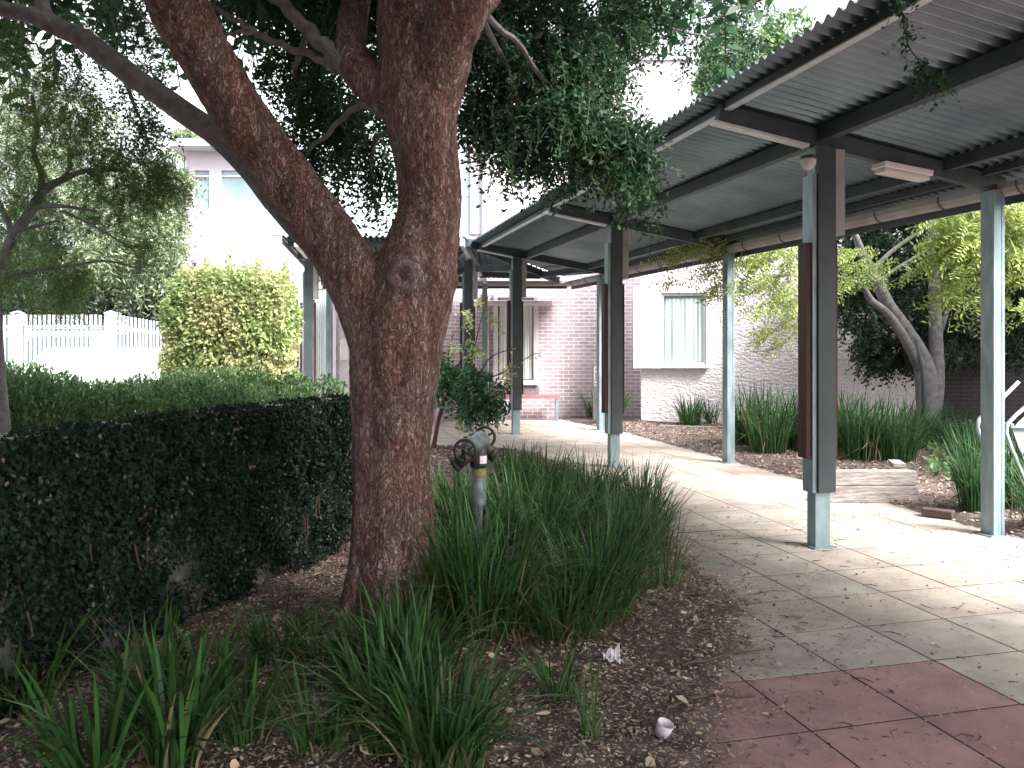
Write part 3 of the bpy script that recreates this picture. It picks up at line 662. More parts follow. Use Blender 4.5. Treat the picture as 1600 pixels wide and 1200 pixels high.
# ------------------------------------------------------------ hedges behind the wall
def hedge(name, label, cat, boxes, n, ll, lw, m, up=.5, stems=12, group=None, face=None):
    """boxes: (x,y,rx,ry,z0,z1) rounded masses"""
    c0 = boxes[len(boxes)//2]; t = empty(name, (c0[0], c0[1], 0), label, cat, group); A = []
    vol = sum(b[2]*b[3]*(b[5]-b[4]) for b in boxes)
    for (x, y, rx, ry, z0, z1) in boxes:
        k = int(n*rx*ry*(z1-z0)/vol); p = rdir(k); p = np.sign(p)*np.abs(p)**.6; r = (.55+.45*rng.random(k)**.35)[:, None]
        bump = 1+.10*sn(p[:,0]*3+x, p[:,2]*3+p[:,1]*2, 2.2, x)[:, None]
        q_ = p*r*bump*np.array([rx, ry, (z1-z0)/2])+np.array([x, y, (z0+z1)/2]); q_[:, 2] = np.maximum(q_[:, 2], .03)
        A.append(leaves(q_, p*.7+np.array([0,0,up])+rng.normal(size=(k,3))*.7, ll*(.6+.8*rng.random(k)), lw*(.6+.8*rng.random(k)), None if face is None else p+rng.normal(size=(k,3))*face))
    quads('foliage', A, m, t)
    mb = MB()
    for (x, y, rx, ry, z0, z1) in boxes:
        for k in range(stems):
            a = random.random()*6.28; r = .3*random.random(); h = z0+(z1-z0)*random.uniform(.5, .85)
            bx_, by_ = x+rx*r*math.cos(a), y+ry*r*math.sin(a)
            mb.tube([(bx_, by_, 0), (bx_+rx*.3*math.cos(a), by_+ry*.3*math.sin(a), h*.5), (bx_+rx*.6*math.cos(a), by_+ry*.6*math.sin(a), h)], [.02,.014,.006], 5)
    mb.build('stems', M['cane'], t)
    return t
H1 = []
for i in range(9):
    px = -60+i*60; d = 8.6+.25*i; top = 599-6*math.sin(i*1.2)+(-18 if i < 2 else 0) + (0 if i < 7 else 12)
    H1.append((X(px, d), d, .42, .75, 0, Z(top, d)+random.uniform(-.03,.03)))
hedge('hedge', 'clipped bright green leafy hedge just behind the creeper-covered wall', 'hedge', H1, 52000, .065, .024, M['leaf_hedge'], up=.8)
H2 = [(X(px,11.5), 11.5, .55, .6, 0, Z(top,11.5)) for px, top in ((10,566),(60,580),(120,594),(180,596),(250,586),(310,581),(370,577),(430,581),(480,588))]
hedge('hedge', 'second taller leafy hedge in front of the white car and the yellow creeper', 'hedge', H2, 26000, .07, .028, M['leaf_hedge'], up=.6)
c = (X(366,13.2), 13.2)
yl = hedge('climber_mound', 'yellow-green climber grown into a bulky mound before the white building', 'climber',
    [(c[0],c[1],.97,.6,0,Z(428,13.2)),(c[0]-.45,c[1],.5,.5,1.2,Z(418,13.2)),(c[0]+.5,c[1],.45,.5,1.3,Z(420,13.2)),(c[0]+.02,c[1]-.1,.8,.55,.4,Z(435,13.2)),(c[0]-.05,c[1]-.14,.55,.5,.5,Z(416,13.2)),(c[0]-.3,c[1]-.1,.75,.5,.9,Z(440,13.2))], 85000, .07, .046, M['leaf_yellow'], up=-.5, stems=6, face=.55)
A = []
for px, top in ((322,404),(358,392),(405,402),(447,412),(290,418)):
    k = 60; b0 = P(px, 430, 13.2); tt = rng.random(k); pos = np.array(b0)[None]+np.outer(tt, np.array([0,0,(430-top)*13.2/F]))+rng.normal(size=(k,3))*.05*(1-.7*tt)[:,None]
    A.append(leaves(pos, rng.normal(size=(k,3))+np.array([0,0,.4]), .07, .045))
quads('shoot', A, M['leaf_yellow'], yl)['kind'] = 'stuff'

# ------------------------------------------------------------ white picket fence, cars behind
fz = 2.33
fe = empty('picket_fence', (-8.2, 17, 0), 'tall white picket fence along the car park at far left', 'fence')
def picket_run(a, b, sp, w, drop=0.):
    a, b = Vector(a), Vector(b); t = (b-a).normalized(); n = int((b-a).length/sp); mb = MB(); nr = Vector((-t.y, t.x, 0))
    for i in range(n):
        c = a+t*(i+.5)*sp; h = fz+random.uniform(-.006,.006)-drop*i/n; mb.box(c+Vector((0,0,h/2+.05)), (w, .02, h-.1), t, nr)
    p = mb.build('picket_panel', M['white_metal'], fe)
    for z in (.35, 2.08): MB().beam(a+Vector((0,0,z))+nr*.03, b+Vector((0,0,z-drop))+nr*.03, .035, .07).build('rail', M['white_metal'], fe)
picket_run((-14.5,17,0), (-10.22,17,0), .095, .05); picket_run((-9.98,17,0), (-8.3,17,0), .095, .05); picket_run((-8.1,17.1,0), (-7.2,19.3,0), .1, .048, .24)
for x, y in ((-10.1,17),(-8.2,17),(-7.15,19.4)):
    mb = MB(); mb.b3(x-.09, x+.09, y-.09, y+.09, 0, fz+.03); mb.add([(x-.11,y-.11,fz+.03),(x+.11,y-.11,fz+.03),(x+.11,y+.11,fz+.03),(x-.11,y+.11,fz+.03),(x,y,fz+.09)], [(3,2,1,0),(0,1,4),(1,2,4),(2,3,4),(3,0,4)]); mb.build('post', M['white_metal'], fe)
carpaint = mat('white_car_paint', (.66,.68,.70), .25, (.60,.62,.65), 2, spec=.6)
def car(name, label, cat, x, y, rz, prof, cabin, Wd, glassz):
    """prof: side outline (s,z); cabin: (s0,s1,s2,s3,z0,z1) greenhouse"""
    t = empty(name, (x, y, 0), label, cat); ax = Vector((math.cos(rz), math.sin(rz), 0)); ay = Vector((0,0,1)); sd_ = ax.cross(ay); o = Vector((x, y, 0))
    mb = MB(); mb.prism(prof, o, ax, ay, Wd); b = mb.build('body', carpaint, t, bevel=.06)
    s0, s1, s2, s3, z0, z1 = cabin; vs = []
    for k in (-1, 1):
        for (s_, z_, wf) in ((s0, z0, .47), (s1, z1, .40), (s2, z1, .40), (s3, z0, .47)): vs.append(o+ax*s_+ay*z_+sd_*k*Wd*wf)
    mb = MB(); mb.add(vs, [(0,1,2,3)[::-1],(4,5,6,7),(0,4,5,1)[::-1],(1,5,6,2)[::-1],(2,6,7,3)[::-1]]); mb.build('roof', carpaint, t, bevel=.04)
    def lerp(a, b, f): return a+(b-a)*f
    for (i, j, k, l_) in ((0,4,5,1),(3,7,6,2)):      # windscreen and rear window
        q4 = [vs[i], vs[j], vs[k], vs[l_]]; c = sum(q4, Vector())/4; nrm_ = (q4[1]-q4[0]).cross(q4[3]-q4[0]).normalized(); out = ((c-o)*Vector((1,1,0))).normalized()
        if nrm_.dot(out) < 0: nrm_ = -nrm_
        mb = MB(); inn = [c+(v-c)*.84 for v in q4]; mb.add([v+nrm_*.012 for v in inn]+[v-nrm_*.01 for v in inn], [(0,1,2,3),(7,6,5,4),(0,4,5,1),(1,5,6,2),(2,6,7,3),(3,7,4,0)]); mb.build('windscreen', M['glass_sky'] if 'facing' in label else M['glass_dark'], t)
    for off_ in (0, 4):
        q4 = [vs[off_+i] for i in range(4)]; sg = sd_*(-1 if off_ == 0 else 1)
        for (f0, f1) in ((.08,.48),(.53,.92)):
            c4 = [q4[0].lerp(q4[3], f0), q4[0].lerp(q4[3], f1), q4[1].lerp(q4[2], f1), q4[1].lerp(q4[2], f0)]
            c4 = [c4[0].lerp(c4[3], .15), c4[1].lerp(c4[2], .15), c4[1].lerp(c4[2], .85), c4[0].lerp(c4[3], .85)]
            mb = MB(); mb.add([v+sg*.012 for v in c4]+[v-sg*.01 for v in c4], [(0,1,2,3),(7,6,5,4),(0,4,5,1),(1,5,6,2),(2,6,7,3),(3,7,4,0)]); mb.build('side_window', M['glass_sky'] if 'facing' in label else M['glass_dark'], t)
    e0, e1_ = min(p[0] for p in prof), max(p[0] for p in prof)
    for s_ in (e0+.85, e1_-.85):
        for k in (-1, 1):
            c = o+ax*s_+sd_*k*(Wd/2-.08)+Vector((0,0,.32)); w_ = MB().tube([c-sd_*.1, c+sd_*.1], .32, 24).build('wheel', M['black'], t)
            MB().tube([c-sd_*.105, c+sd_*.105], .19, 16).build('rim', M['white_metal'], w_)
    for k in (-1, 1):
        c = o+ax*(e0-.01)+sd_*k*(Wd/2-.3)+Vector((0,0,.75)); MB().box(c, (.04,.32,.14), ax, sd_).build('headlight', M['glass_blue'], t, bevel=.01)
    MB().box(o+ax*(e0-.02)+Vector((0,0,.5)), (.05, .9, .16), ax, sd_).build('grille', M['black'], t)
    return t
suv = [(-2.2,.3),(-2.25,.75),(-2.1,1.0),(-1.2,1.08),(1.9,1.1),(2.2,1.0),(2.25,.5),(2.15,.3)]
car('parked_car', 'white car parked facing the hedge, overexposed in front of the picket fence', 'car', X(160,15.4), 15.3, R(82), suv, (-1.35,-.5,1.3,2.0,1.06,1.66), 1.8, 1)
van = [(-2.3,.35),(-2.35,.9),(-2.2,1.15),(-1.9,1.2),(2.35,1.2),(2.35,.35)]
car('parked_van', 'white van behind the picket fence with dark windows between pickets', 'van', X(45,20.5), 20.5, R(0), van, (-2.1,-1.4,2.2,2.33,1.18,2.05), 1.85, 1)
car('parked_car', 'pale car behind the receding end of the picket fence by the climber', 'car', X(268,24), 24.2, R(0), suv, (-1.35,-.5,1.3,2.0,1.06,1.6), 1.8, 1)

# ------------------------------------------------------------ the big tree
bt = empty('large_tree', tuple(G(612, 985))+(0,), 'large red-brown flaky barked tree forking low, in the left foreground bed', 'tree')
limbs = [
 # (px,py,d,r_px)
 [(610,1030,4.95,98),(612,985,4.95,80),(612,930,4.95,72),(613,860,4.95,66),(614,780,4.95,62),(611,700,4.95,61),(615,620,4.95,67),(618,560,4.95,71),(628,500,4.95,72),(645,440,4.95,68),(658,390,4.97,58),(670,330,5.0,50),(668,260,5.02,50),(660,200,5.05,55),(655,150,5.08,58),(650,90,5.12,56),(643,30,5.16,52),(640,-40,5.2,48),(630,-160,5.3,42),(600,-330,5.5,36),(560,-600,5.8,26),(540,-900,6.0,14)],
 [(600,530,4.95,56),(575,470,4.93,50),(545,418,4.90,46),(500,350,4.86,43),(450,280,4.80,42),(395,210,4.72,42),(345,130,4.62,43),(305,60,4.52,44),(272,-5,4.42,46),(235,-90,4.3,42),(180,-220,4.1,34),(90,-420,3.9,26),(-40,-700,3.7,16)],
 [(500,385,4.95,24),(465,352,5.0,22),(430,312,5.05,21),(392,262,5.1,20),(330,205,5.2,19),(262,158,5.3,18),(200,113,5.4,17.5),(140,68,5.5,16.5),(90,42,5.55,15),(40,22,5.6,13),(-30,6,5.7,11),(-150,-40,5.8,9),(-300,-120,5.9,6)],
 [(100,46,5.55,14),(72,25,5.6,12),(64,-5,5.65,11),(60,-60,5.7,10),(40,-160,5.8,7)],
 [(655,190,5.05,40),(610,150,5.1,34),(568,118,5.2,30),(548,85,5.3,26),(552,35,5.4,24),(562,-20,5.5,22),(575,-120,5.6,18),(590,-300,5.9,12)],
 [(560,115,5.2,24),(520,85,5.3,14),(485,50,5.4,11),(450,15,5.5,10),(415,-25,5.6,9),(360,-110,5.8,7)],
 [(530,110,5.3,9),(495,90,5.4,6.5),(440,70,5.5,5.5),(400,52,5.6,5),(375,35,5.6,4),(345,18,5.7,3.5),(325,8,5.7,3)],
 [(395,50,5.6,3.5),(365,52,5.6,3.2),(342,60,5.6,3)],
 [(672,160,5.05,46),(692,95,4.98,44),(705,40,4.9,42),(728,-20,4.8,40),(765,-120,4.7,34),(820,-260,4.6,28),(900,-450,4.8,20),(1000,-650,5.0,12)],
 [(716,60,4.9,30),(745,15,5.1,22),(790,-40,5.4,18),(850,-110,5.8,14),(920,-160,6.2,9),(1010,-180,6.5,5)],
 [(600,165,5.05,18),(560,165,5.3,6),(520,200,5.6,4),(480,240,5.9,2.5)],
]
mb = MB()
def curve(pts, k=5):      # Catmull-Rom resample of (px,py,d,r)
    out = []; n = len(pts)
    for i in range(n-1):
        p0, p1, p2, p3 = pts[max(i-1, 0)], pts[i], pts[i+1], pts[min(i+2, n-1)]
        for j in range(k):
            t = j/k; out.append([.5*((2*b)+(-a+c)*t+(2*a-5*b+4*c-d_)*t*t+(-a+3*b-3*c+d_)*t**3) for a, b, c, d_ in zip(p0, p1, p2, p3)])
    out.append(list(pts[-1])); return out
def tree_mesh(limbs, name, m, parent, voxel=.013, noise=.012, nscale=.18, root=None, knot=None, fine=0.):
    mb = MB()
    for L_ in limbs:
        cv = curve(L_, 4); mb.tube([P(*c[:3]) for c in cv], [max(c[3]*c[2]/F, .003) for c in cv], 18)
    if root:
        for pts in root: mb.tube([Vector(p[:3]) for p in pts], [p[3] for p in pts], 12)
    if knot:
        for c, r in knot:
            k = 12; mb.tube([Vector(c)+Vector((0,-1,.0))*r*math.cos(math.pi*i/k) for i in range(1,k)], [r*math.sin(math.pi*i/k) for i in range(1,k)], 14)
    me = bpy.data.meshes.new(name); me.from_pydata(mb.v, [], mb.f); me.update()
    o = bpy.data.objects.new('tmp', me); C.objects.link(o)
    r = o.modifiers.new('r', 'REMESH'); r.mode = 'VOXEL'; r.voxel_size = voxel; r.use_smooth_shade = True
    s_ = o.modifiers.new('s', 'SMOOTH'); s_.iterations = 6; s_.factor = .6
    dg = bpy.context.evaluated_depsgraph_get(); ev = o.evaluated_get(dg); me2 = bpy.data.meshes.new_from_object(ev)
    me2.name = name
    n = len(me2.vertices); co = np.zeros(n*3, np.float32); me2.vertices.foreach_get('co', co); co = co.reshape(-1, 3)
    no = np.zeros(n*3, np.float32); me2.vertices.foreach_get('normal', no); no = no.reshape(-1, 3)
    x, y, z_ = co.T
    k = 1/nscale
    d = np.sin(x*k*1.7+np.sin(z_*k*.6)*1.5)*np.sin(y*k*1.9+1)*np.cos(z_*k*.55+x*k)+.5*np.sin(x*k*4.1+z_*k*1.2)*np.sin(y*k*3.7-z_*k*1.6)
    # vertical ribs near the base
    ang = np.arctan2(y-P(612,985,4.95).y, x-P(612,985,4.95).x)
    rib = .5*np.sin(ang*5+z_*1.3)+.5*np.sin(ang*9-z_*2.)
    base = np.exp(-np.clip(z_, 0, 5)/.5)
    co2 = co+no*(noise*d+ (.022*rib*(base+.35*np.exp(-np.clip(z_,0,9)/1.5)) if root else 0) + fine*np.sin(x*90)*np.sin(y*83)*np.sin(z_*60))[:, None]
    if root:
        K = np.array([kp.x, kp.z]); rr = np.hypot((co[:, 0]-K[0])*1.05, (co[:, 2]-K[1])*.95)*(1+.12*np.sin(np.arctan2(co[:, 2]-K[1], co[:, 0]-K[0])*3+1)); fr = co[:, 1] < P(628,430,4.95).y
        co2 = co2+no*(np.where(fr, .024*np.exp(-((rr-.060)/.020)**2)-.035*np.exp(-(rr/.026)**2)+.010*np.exp(-((rr-.10)/.02)**2), 0))[:, None]
        at = me2.attributes.new('knot', 'FLOAT', 'POINT'); at.data.foreach_set('value', np.where(fr, .85*np.exp(-((rr-.062)/.022)**2), 0).astype(np.float32))
    me2.vertices.foreach_set('co', co2.astype(np.float32).ravel()); me2.update()
    bpy.data.objects.remove(o); bpy.data.meshes.remove(me)
    me2.materials.clear()
    for p in me2.polygons: p.use_smooth = True
    return link(name, me2, m, parent)
bx0, by0 = G(612, 985)
roots = []
for a, L_ in ((-2.4,.30),(-1.2,.28),(-.3,.34),(1.0,.3),(2.4,.3),(-1.8,.22)):
    roots.append([(bx0+.14*math.cos(a), by0+.14*math.sin(a), .42, .12),(bx0+.24*math.cos(a), by0+.24*math.sin(a), .16, .12),(bx0+(.2+L_*.7)*math.cos(a), by0+(.2+L_*.7)*math.sin(a), .0, .09)])
kp = P(628, 430, 4.67)
trunk = tree_mesh([limbs[i] for i in (0,1,4,8,9)], 'trunk', M['bark'], bt, voxel=.011, noise=.010, fine=.004, root=roots, knot=[((kp.x, kp.y+.06, kp.z), .085), (tuple(P(701,350,4.95)), .055), (tuple(P(690,440,4.95)), .10)])
tree_mesh([limbs[2], limbs[3]], 'limb', M['bark_grey'], bt, voxel=.01, noise=.006)
for i in (5,6,7,10):
    cv = curve(limbs[i], 5); MB().tube([P(*c[:3])+Vector((.01*math.sin(k*1.3),0,.012*math.cos(k*1.9))) for k, c in enumerate(cv)], [c[3]*c[2]/F for c in cv], 12).build('branch', M['bark_grey'], bt, smooth=True)
# crown: seen part
vis = [(450,45,6.3,60,50,140),(455,130,6.4,52,60,230),(505,165,6.2,60,50,300),(500,235,6.2,60,50,220),(560,215,6.1,60,45,260),(560,280,6.0,45,45,150),(605,300,6.0,30,35,60),(590,345,6.0,12,28,16),(475,290,6.2,22,28,26),(520,45,6.6,70,60,200),(600,60,6.6,50,70,150),
 (760,50,6.2,70,70,330),(770,140,6.2,70,70,360),(760,215,6.2,50,40,200),(840,60,6.4,80,70,360),(850,150,6.2,80,80,460),(840,230,6.0,60,50,280),(900,220,5.9,60,60,330),(920,120,6.3,60,80,260),(945,262,5.8,55,40,240),(960,60,6.6,60,50,160),(985,245,5.7,40,40,120),(1000,292,5.7,32,26,70),(975,312,5.6,34,18,60),(1005,345,5.6,22,18,30),(1035,365,5.6,10,8,8),(1030,290,5.6,14,12,10),
 (810,275,5.9,28,25,50),(848,292,5.9,16,20,18),(785,255,5.9,20,25,20),(1000,30,6.8,50,45,120),(1060,30,7.0,45,35,60),(1085,95,7.2,20,40,22),(1140,30,7.4,40,40,60),(1160,80,7.4,22,40,30),(1120,110,7.2,18,26,16),(1190,15,7.6,35,25,30),
 (945,160,6.3,40,60,100),(700,-40,6.5,200,45,500),(900,-50,6.5,180,50,560),(1060,-55,7,120,30,130)]
vis = [(*c[:5], int(c[5]*(.62 if c[0] < 625 else .88))) for c in vis]
vis = [(c[0], c[1]-(24 if c[1] > 120 else 8)-(14 if c[1] > 225 and c[0] > 880 else 0), *c[2:5], int(c[5]*(.7 if c[1] > 225 and c[0] > 880 else 1))) for c in vis]
L1, T1 = clumps(vis, .22, 12, .050, .022, .55, down=.75, dens=.85)
left = [(175,30,7.0,55,50,130),(215,75,7.2,50,60,160),(240,20,7.2,45,40,120),(130,75,7.2,50,50,90),(225,140,7.4,45,50,150),(190,200,7.6,55,45,150),(235,215,7.6,35,40,110),(170,260,7.8,45,35,90),(40,60,7.0,50,40,90),(100,110,7.4,50,40,90),(240,265,7.6,22,25,30),(150,170,7.4,50,40,80)]
L2, T2 = clumps(left, .28, 14, .045, .018, .5, down=.7, dens=.32)
# the rest of the crown above and behind, outside the frame: made dense to shade the bed
hi = []
for i in range(300):
    a = random.random()*6.28; r = 5.8*math.sqrt(random.random()); x = -1.4+r*math.cos(a)*1.1; y = 3.4+r*math.sin(a); z = 4.6+2.6*random.random()*(1-(r/6.5)**2)
    if y > 2 and (z-CH)/max(y, .1) < .44 and abs(x)/max(y,.1) < .75: z = CH+y*.43+1.95+random.random()*1.5
    if x > 1.6 and y > 3.5: continue
    hi.append((x, y, z))
for i in range(170): hi.append((random.uniform(-1, 4.8), random.uniform(-3.2, 2.2), random.uniform(4.7, 7)))  # unseen clusters added to block sun from the bed and creeper
A, B_ = [], []
for c in hi:
    n = 30; a, p = ball(c, (.75,.75,.5), n); l, t = sprays(a, p+rng.normal(size=(n,3))*.5+np.array([0,0,-.5]), .45, 12, .15, .07, .4); A.append(l); B_.append(t)
quads('crown', [L1], M['leaf_dark'], bt)
quads('outer_foliage', [L2], M['leaf_mid'], bt)
quads('upper_crown', A, M['leaf_dark'], bt)
quads('twigs', [T1, T2]+B_, M['twig'], bt)
# sprig hanging in front of the roof at top right
lc = [(1408,20,4.3,7,25,10),(1418,60,4.3,5,18,4),(1440,105,4.3,14,12,10),(1470,135,4.3,14,12,9),(1100,20,4.9,4,4,3)]
l, t = clumps(lc[:4], .14, 9, .035, .016, .4); quads('hanging_sprig', [l, t], M['leaf_dark'], bt)['kind'] = 'stuff'
mb = MB(); mb.tube([P(1400,-60,4.3), P(1408,10,4.3), P(1418,70,4.3), P(1445,110,4.3), P(1490,150,4.35)], [.006,.005,.004,.003,.002], 5); mb.build('hanging_twig', M['cane'], bt)
for pts in ([(745,15,5.2),(800,60,5.8),(860,140,6.0),(900,220,5.9),(950,300,5.7),(1035,350,5.6)], [(760,-20,5.2),(900,-40,6.2),(1000,20,6.8),(1100,60,7.2),(1160,90,7.4)], [(640,190,5.1),(590,215,5.8),(580,280,6.0),(592,340,6.0)], [(485,50,5.4),(460,110,6.0),(470,200,6.2),(500,260,6.2)], [(140,68,5.5),(190,120,6.8),(220,190,7.4),(240,250,7.6)],[(735,0,5.0),(790,100,6.0),(830,230,6.0),(845,290,5.9)]):
    cv = curve([(*p, 0) for p in pts], 4); n = len(cv); MB().tube([P(*c[:3])+Vector((0,0,.02*math.sin(i*1.7))) for i, c in enumerate(cv)], [.022*(1-i/n)+.004 for i in range(n)], 6).build('branch', M['bark_grey'], bt)

# unseen tree added behind the camera: only its shade reaches the picture
bk = empty('unseen_shade_tree', (-5.2,-4.5,0), 'dark leafy tree standing behind and left of the viewpoint', 'tree')
A = []
for i in range(150):
    a, p = ball((-5.0+3.6*(random.random()*2-1), -2.2+4.2*(random.random()*2-1), 2.6+5.5*random.random()), (.95,.95,.8), 30)
    l, t = sprays(a, p+rng.normal(size=(30,3))*.5, .5, 10, .15, .07, .3); A.append(l)
for i in range(170):
    y = -2+6.2*random.random(); x = -max(3.4, y*.88+.8)-2.2*random.random(); a, p = ball((x, y, 2.3+3.2*random.random()), (.6,.6,.6), 26)
    l, t = sprays(a, p+rng.normal(size=(26,3))*.5, .4, 10, .14, .065, .3); A.append(l[np.abs(l[:, 0, 0])/np.maximum(l[:, 0, 1], .1) > .66])
A = np.concatenate(A); A = A[(A[:, 0, 1] < 1.0) | (A[:, 0, 0] < -2.9)]; A = A[A[:, 0, 1] < 5]
quads('crown', A, M['leaf_dark'], bk); mb = MB(); mb.tube([(-5.2,-4.5,0),(-5.1,-4.4,2.5),(-5.3,-4.0,5.5)], [.25,.18,.08], 12); mb.build('trunk', M['bark_grey'], bk)

# ------------------------------------------------------------ left feathery tree
ft = empty('feathery_tree', (X(-8,6.9), 6.9, 0), 'pale green feathery-leaved tree with thin grey branches at the left edge', 'tree')
lim = [[(2,760,6.9,13),(4,680,6.9,12),(-2,600,6.9,11),(-10,500,6.9,12),(-5,440,6.95,11),(18,375,7.0,9),(45,335,7.05,7.5),(68,298,7.1,7),(95,282,7.15,5.5),(130,268,7.2,4),(180,265,7.3,3),(200,270,7.3,2)],
 [(66,302,7.1,6),(64,270,7.1,4.5),(52,235,7.1,4),(58,200,7.1,3.5),(50,150,7.2,3)],
 [(20,372,7.0,6),(12,345,7.0,4.5),(-5,310,7.0,4)],
 [(55,325,7.0,4),(95,322,7.0,3),(150,330,7.0,2.2)],[(30,360,7,3),(60,352,7,2.5),(90,345,7,2)],[(100,330,7,2.5),(150,355,6.9,2),(200,385,6.9,1.5),(215,400,6.9,1.2)],[(-10,440,6.9,3),(40,425,6.9,2.5),(110,415,6.8,2.2),(170,408,6.8,2),(230,425,6.8,1.5)],
 [(90,285,7.1,3),(110,262,7.2,2.5),(108,240,7.2,2)],[(165,266,7.3,2.5),(185,245,7.3,2),(190,215,7.3,1.5)]]
mb = MB()
for L_ in lim:
    cv = curve(L_, 5); mb.tube([P(*c[:3]) for c in cv], [c[3]*c[2]/F for c in cv], 10)
mb.build('trunk', M['bark_grey'], ft, smooth=True)
cl = [(30,120,7,60,50,70),(100,150,7,50,40,70),(100,195,6.9,50,35,70),(35,200,7,45,40,60),(30,260,7,50,40,70),(120,240,7.2,50,35,70),(200,260,7.3,50,35,90),(255,270,7.4,35,30,60),(270,300,7.4,30,25,40),(215,310,7.3,55,35,70),(150,300,7.3,40,30,45),(40,320,7.2,50,40,45),(60,400,7,60,40,60),(100,460,7,40,40,50),(20,440,7,35,40,40),(230,385,7,40,30,40),(180,350,7.2,50,30,40),(120,430,7,30,40,40),(10,60,7,30,30,26)]
l, t = clumps(cl, .26, 30, .030, .008, .35, down=.35, jitter=.3, dens=1.5)
quads('crown', l, M['leaf_pale'], ft); quads('twigs', t, M['twig'], ft)

# ------------------------------------------------------------ trees behind the fence
def bgtree(name, label, px, d, blobs, ll, lw, m, dens, trunk_m=None, droop=.4, length=.5):
    t = empty(name, (X(px,d), d, 0), label, 'tree', 'trees beyond the fence and buildings')
    l, tw = clumps(blobs, length, 10, ll, lw, droop, down=.4, dens=dens); quads('crown', l, m, t); quads('twigs', tw, M['twig'], t)
    x = X(px, d); top = max(Z(b[1], b[2]) for b in blobs)
    mb = MB(); mb.tube([(x,d,0),(x+.1,d,top*.3),(x-.1,d+.1,top*.6),(x+.05,d,top*.9)], [.18,.15,.09,.03], 10)
    for k in range(7):
        b = random.choice(blobs); e = P(b[0], b[1], b[2]); mb.tube([(x, d, top*(.25+.07*k)), (Vector((x,d,top*(.3+.07*k)))+e)/2+Vector((0,0,.2)), e], [.07,.05,.02], 6)
    mb.build('trunk', trunk_m or M['bark_grey'], t)
bgtree('willowy_tree', 'grey-green drooping tree behind the white picket fence, left of the white building', 210, 21, [(200,300,21,60,50,150),(260,290,21,40,50,110),(230,360,20.5,60,50,200),(262,370,20.5,25,50,80),(180,400,20.5,60,45,200),(235,430,20.5,42,40,130),(150,330,21,50,50,130),(120,250,21.5,60,60,100),(285,280,21.5,18,22,20)], .16, .045, M['leaf_willow'], 1.25, droop=.7)
bgtree('evergreen_tree', 'dark bushy evergreen behind the left part of the picket fence', 60, 22, [(60,430,22,80,50,260),(150,450,21.5,70,45,220),(0,380,22.5,70,70,230),(90,360,22.5,70,60,220),(230,465,21.5,60,35,160),(20,470,22,60,40,160),(300,455,22,40,40,120)], .17, .06, M['leaf_deep'], 1.3)
bgtree('bushy_tree', 'tall pale leafy tree far behind at the upper left', 60, 30, [(60,200,30,70,60,160),(0,250,30,60,80,160),(150,190,31,50,50,90),(90,290,30,60,60,150),(40,120,31,60,50,90)], .2, .07, M['leaf_willow'], 1.1)
bgtree('distant_tree', 'rounded tree crown showing over the white building roof', 290, 40, [(288,222,40,22,22,70),(305,232,40,15,14,40)], .22, .10, M['leaf_willow'], 1.5)
bgtree('distant_tree', 'bright green tree rising behind the canopy roof edge, right of the white upper wall', 1150, 26, [(1130,80,26,35,45,130),(1190,90,27,45,50,150),(1110,120,26,25,25,70),(1230,60,27,40,50,90),(1160,140,26,50,30,110)], .2, .08, M['leaf_hedge'], 1.2)

# ------------------------------------------------------------ right garden: trees
rt = empty('multi_stem_tree', (X(1452,14.2), 14.2, 0), 'pale grey multi-stemmed tree with dark leaves in the right garden bed', 'tree')
lim = [[(1452,730,14.2,24),(1452,690,14.2,19),(1450,640,14.2,17),(1447,590,14.2,17),(1440,560,14.2,14),(1415,515,14.1,11),(1390,480,14.0,10),(1375,450,13.9,9),(1362,425,13.9,8),(1345,390,13.8,6),(1330,350,13.8,4)],
 [(1440,575,14.2,11),(1425,550,14,8),(1405,515,13.9,7),(1385,488,13.8,6),(1362,470,13.7,5.5),(1350,450,13.6,4),(1335,440,13.5,3),(1300,430,13.4,2)],
 [(1458,640,14.2,13),(1463,590,14.2,12),(1462,520,14.2,10),(1460,450,14.2,9),(1457,370,14.2,8),(1455,280,14.2,7),(1450,150,14.2,5)],
 [(1465,530,14.2,5),(1475,500,14.2,4),(1482,478,14.2,3),(1480,465,14.2,2)],
 [(1362,425,13.9,5),(1385,400,13.9,3.5),(1410,380,13.9,3),(1440,360,13.9,2.5)],[(1375,440,13.8,3),(1400,420,13.8,2.5),(1450,390,13.8,2)]]
mb = MB()
for L_ in lim: cv = curve(L_, 5); mb.tube([P(*c[:3]) for c in cv], [c[3]*c[2]/F for c in cv], 12)
mb.build('trunk', M['bark_pale'], rt, smooth=True)
cl = [(1350,370,16,60,50,170),(1420,430,16,60,60,220),(1500,450,16.2,60,60,240),(1560,400,16.2,60,60,220),(1480,520,16,60,40,170),(1390,560,15.6,25,20,45),(1560,520,16.4,60,50,200),(1330,450,15.8,30,40,90),(1620,450,16.4,50,80,240),(1400,380,14,55,50,170),(1350,420,13.8,40,45,120),(1340,490,13.8,35,35,90),(1390,520,14,40,40,110),(1360,550,13.8,30,25,60),(1420,440,14.4,40,50,120),(1430,560,14.3,25,25,50),(1490,420,14.6,40,60,120),(1500,520,14.8,50,35,120),(1440,330,14,60,40,120),(1350,350,14,40,40,90),(1330,440,13.8,20,40,40)]
cl = [(*c[:2], max(c[2], 14.9), *c[3:]) for c in cl]
l, t = clumps(cl, .3, 12, .085, .04, .4, dens=1.4); quads('crown', l, M['leaf_deep'], rt); quads('twigs', t, M['twig'], rt)
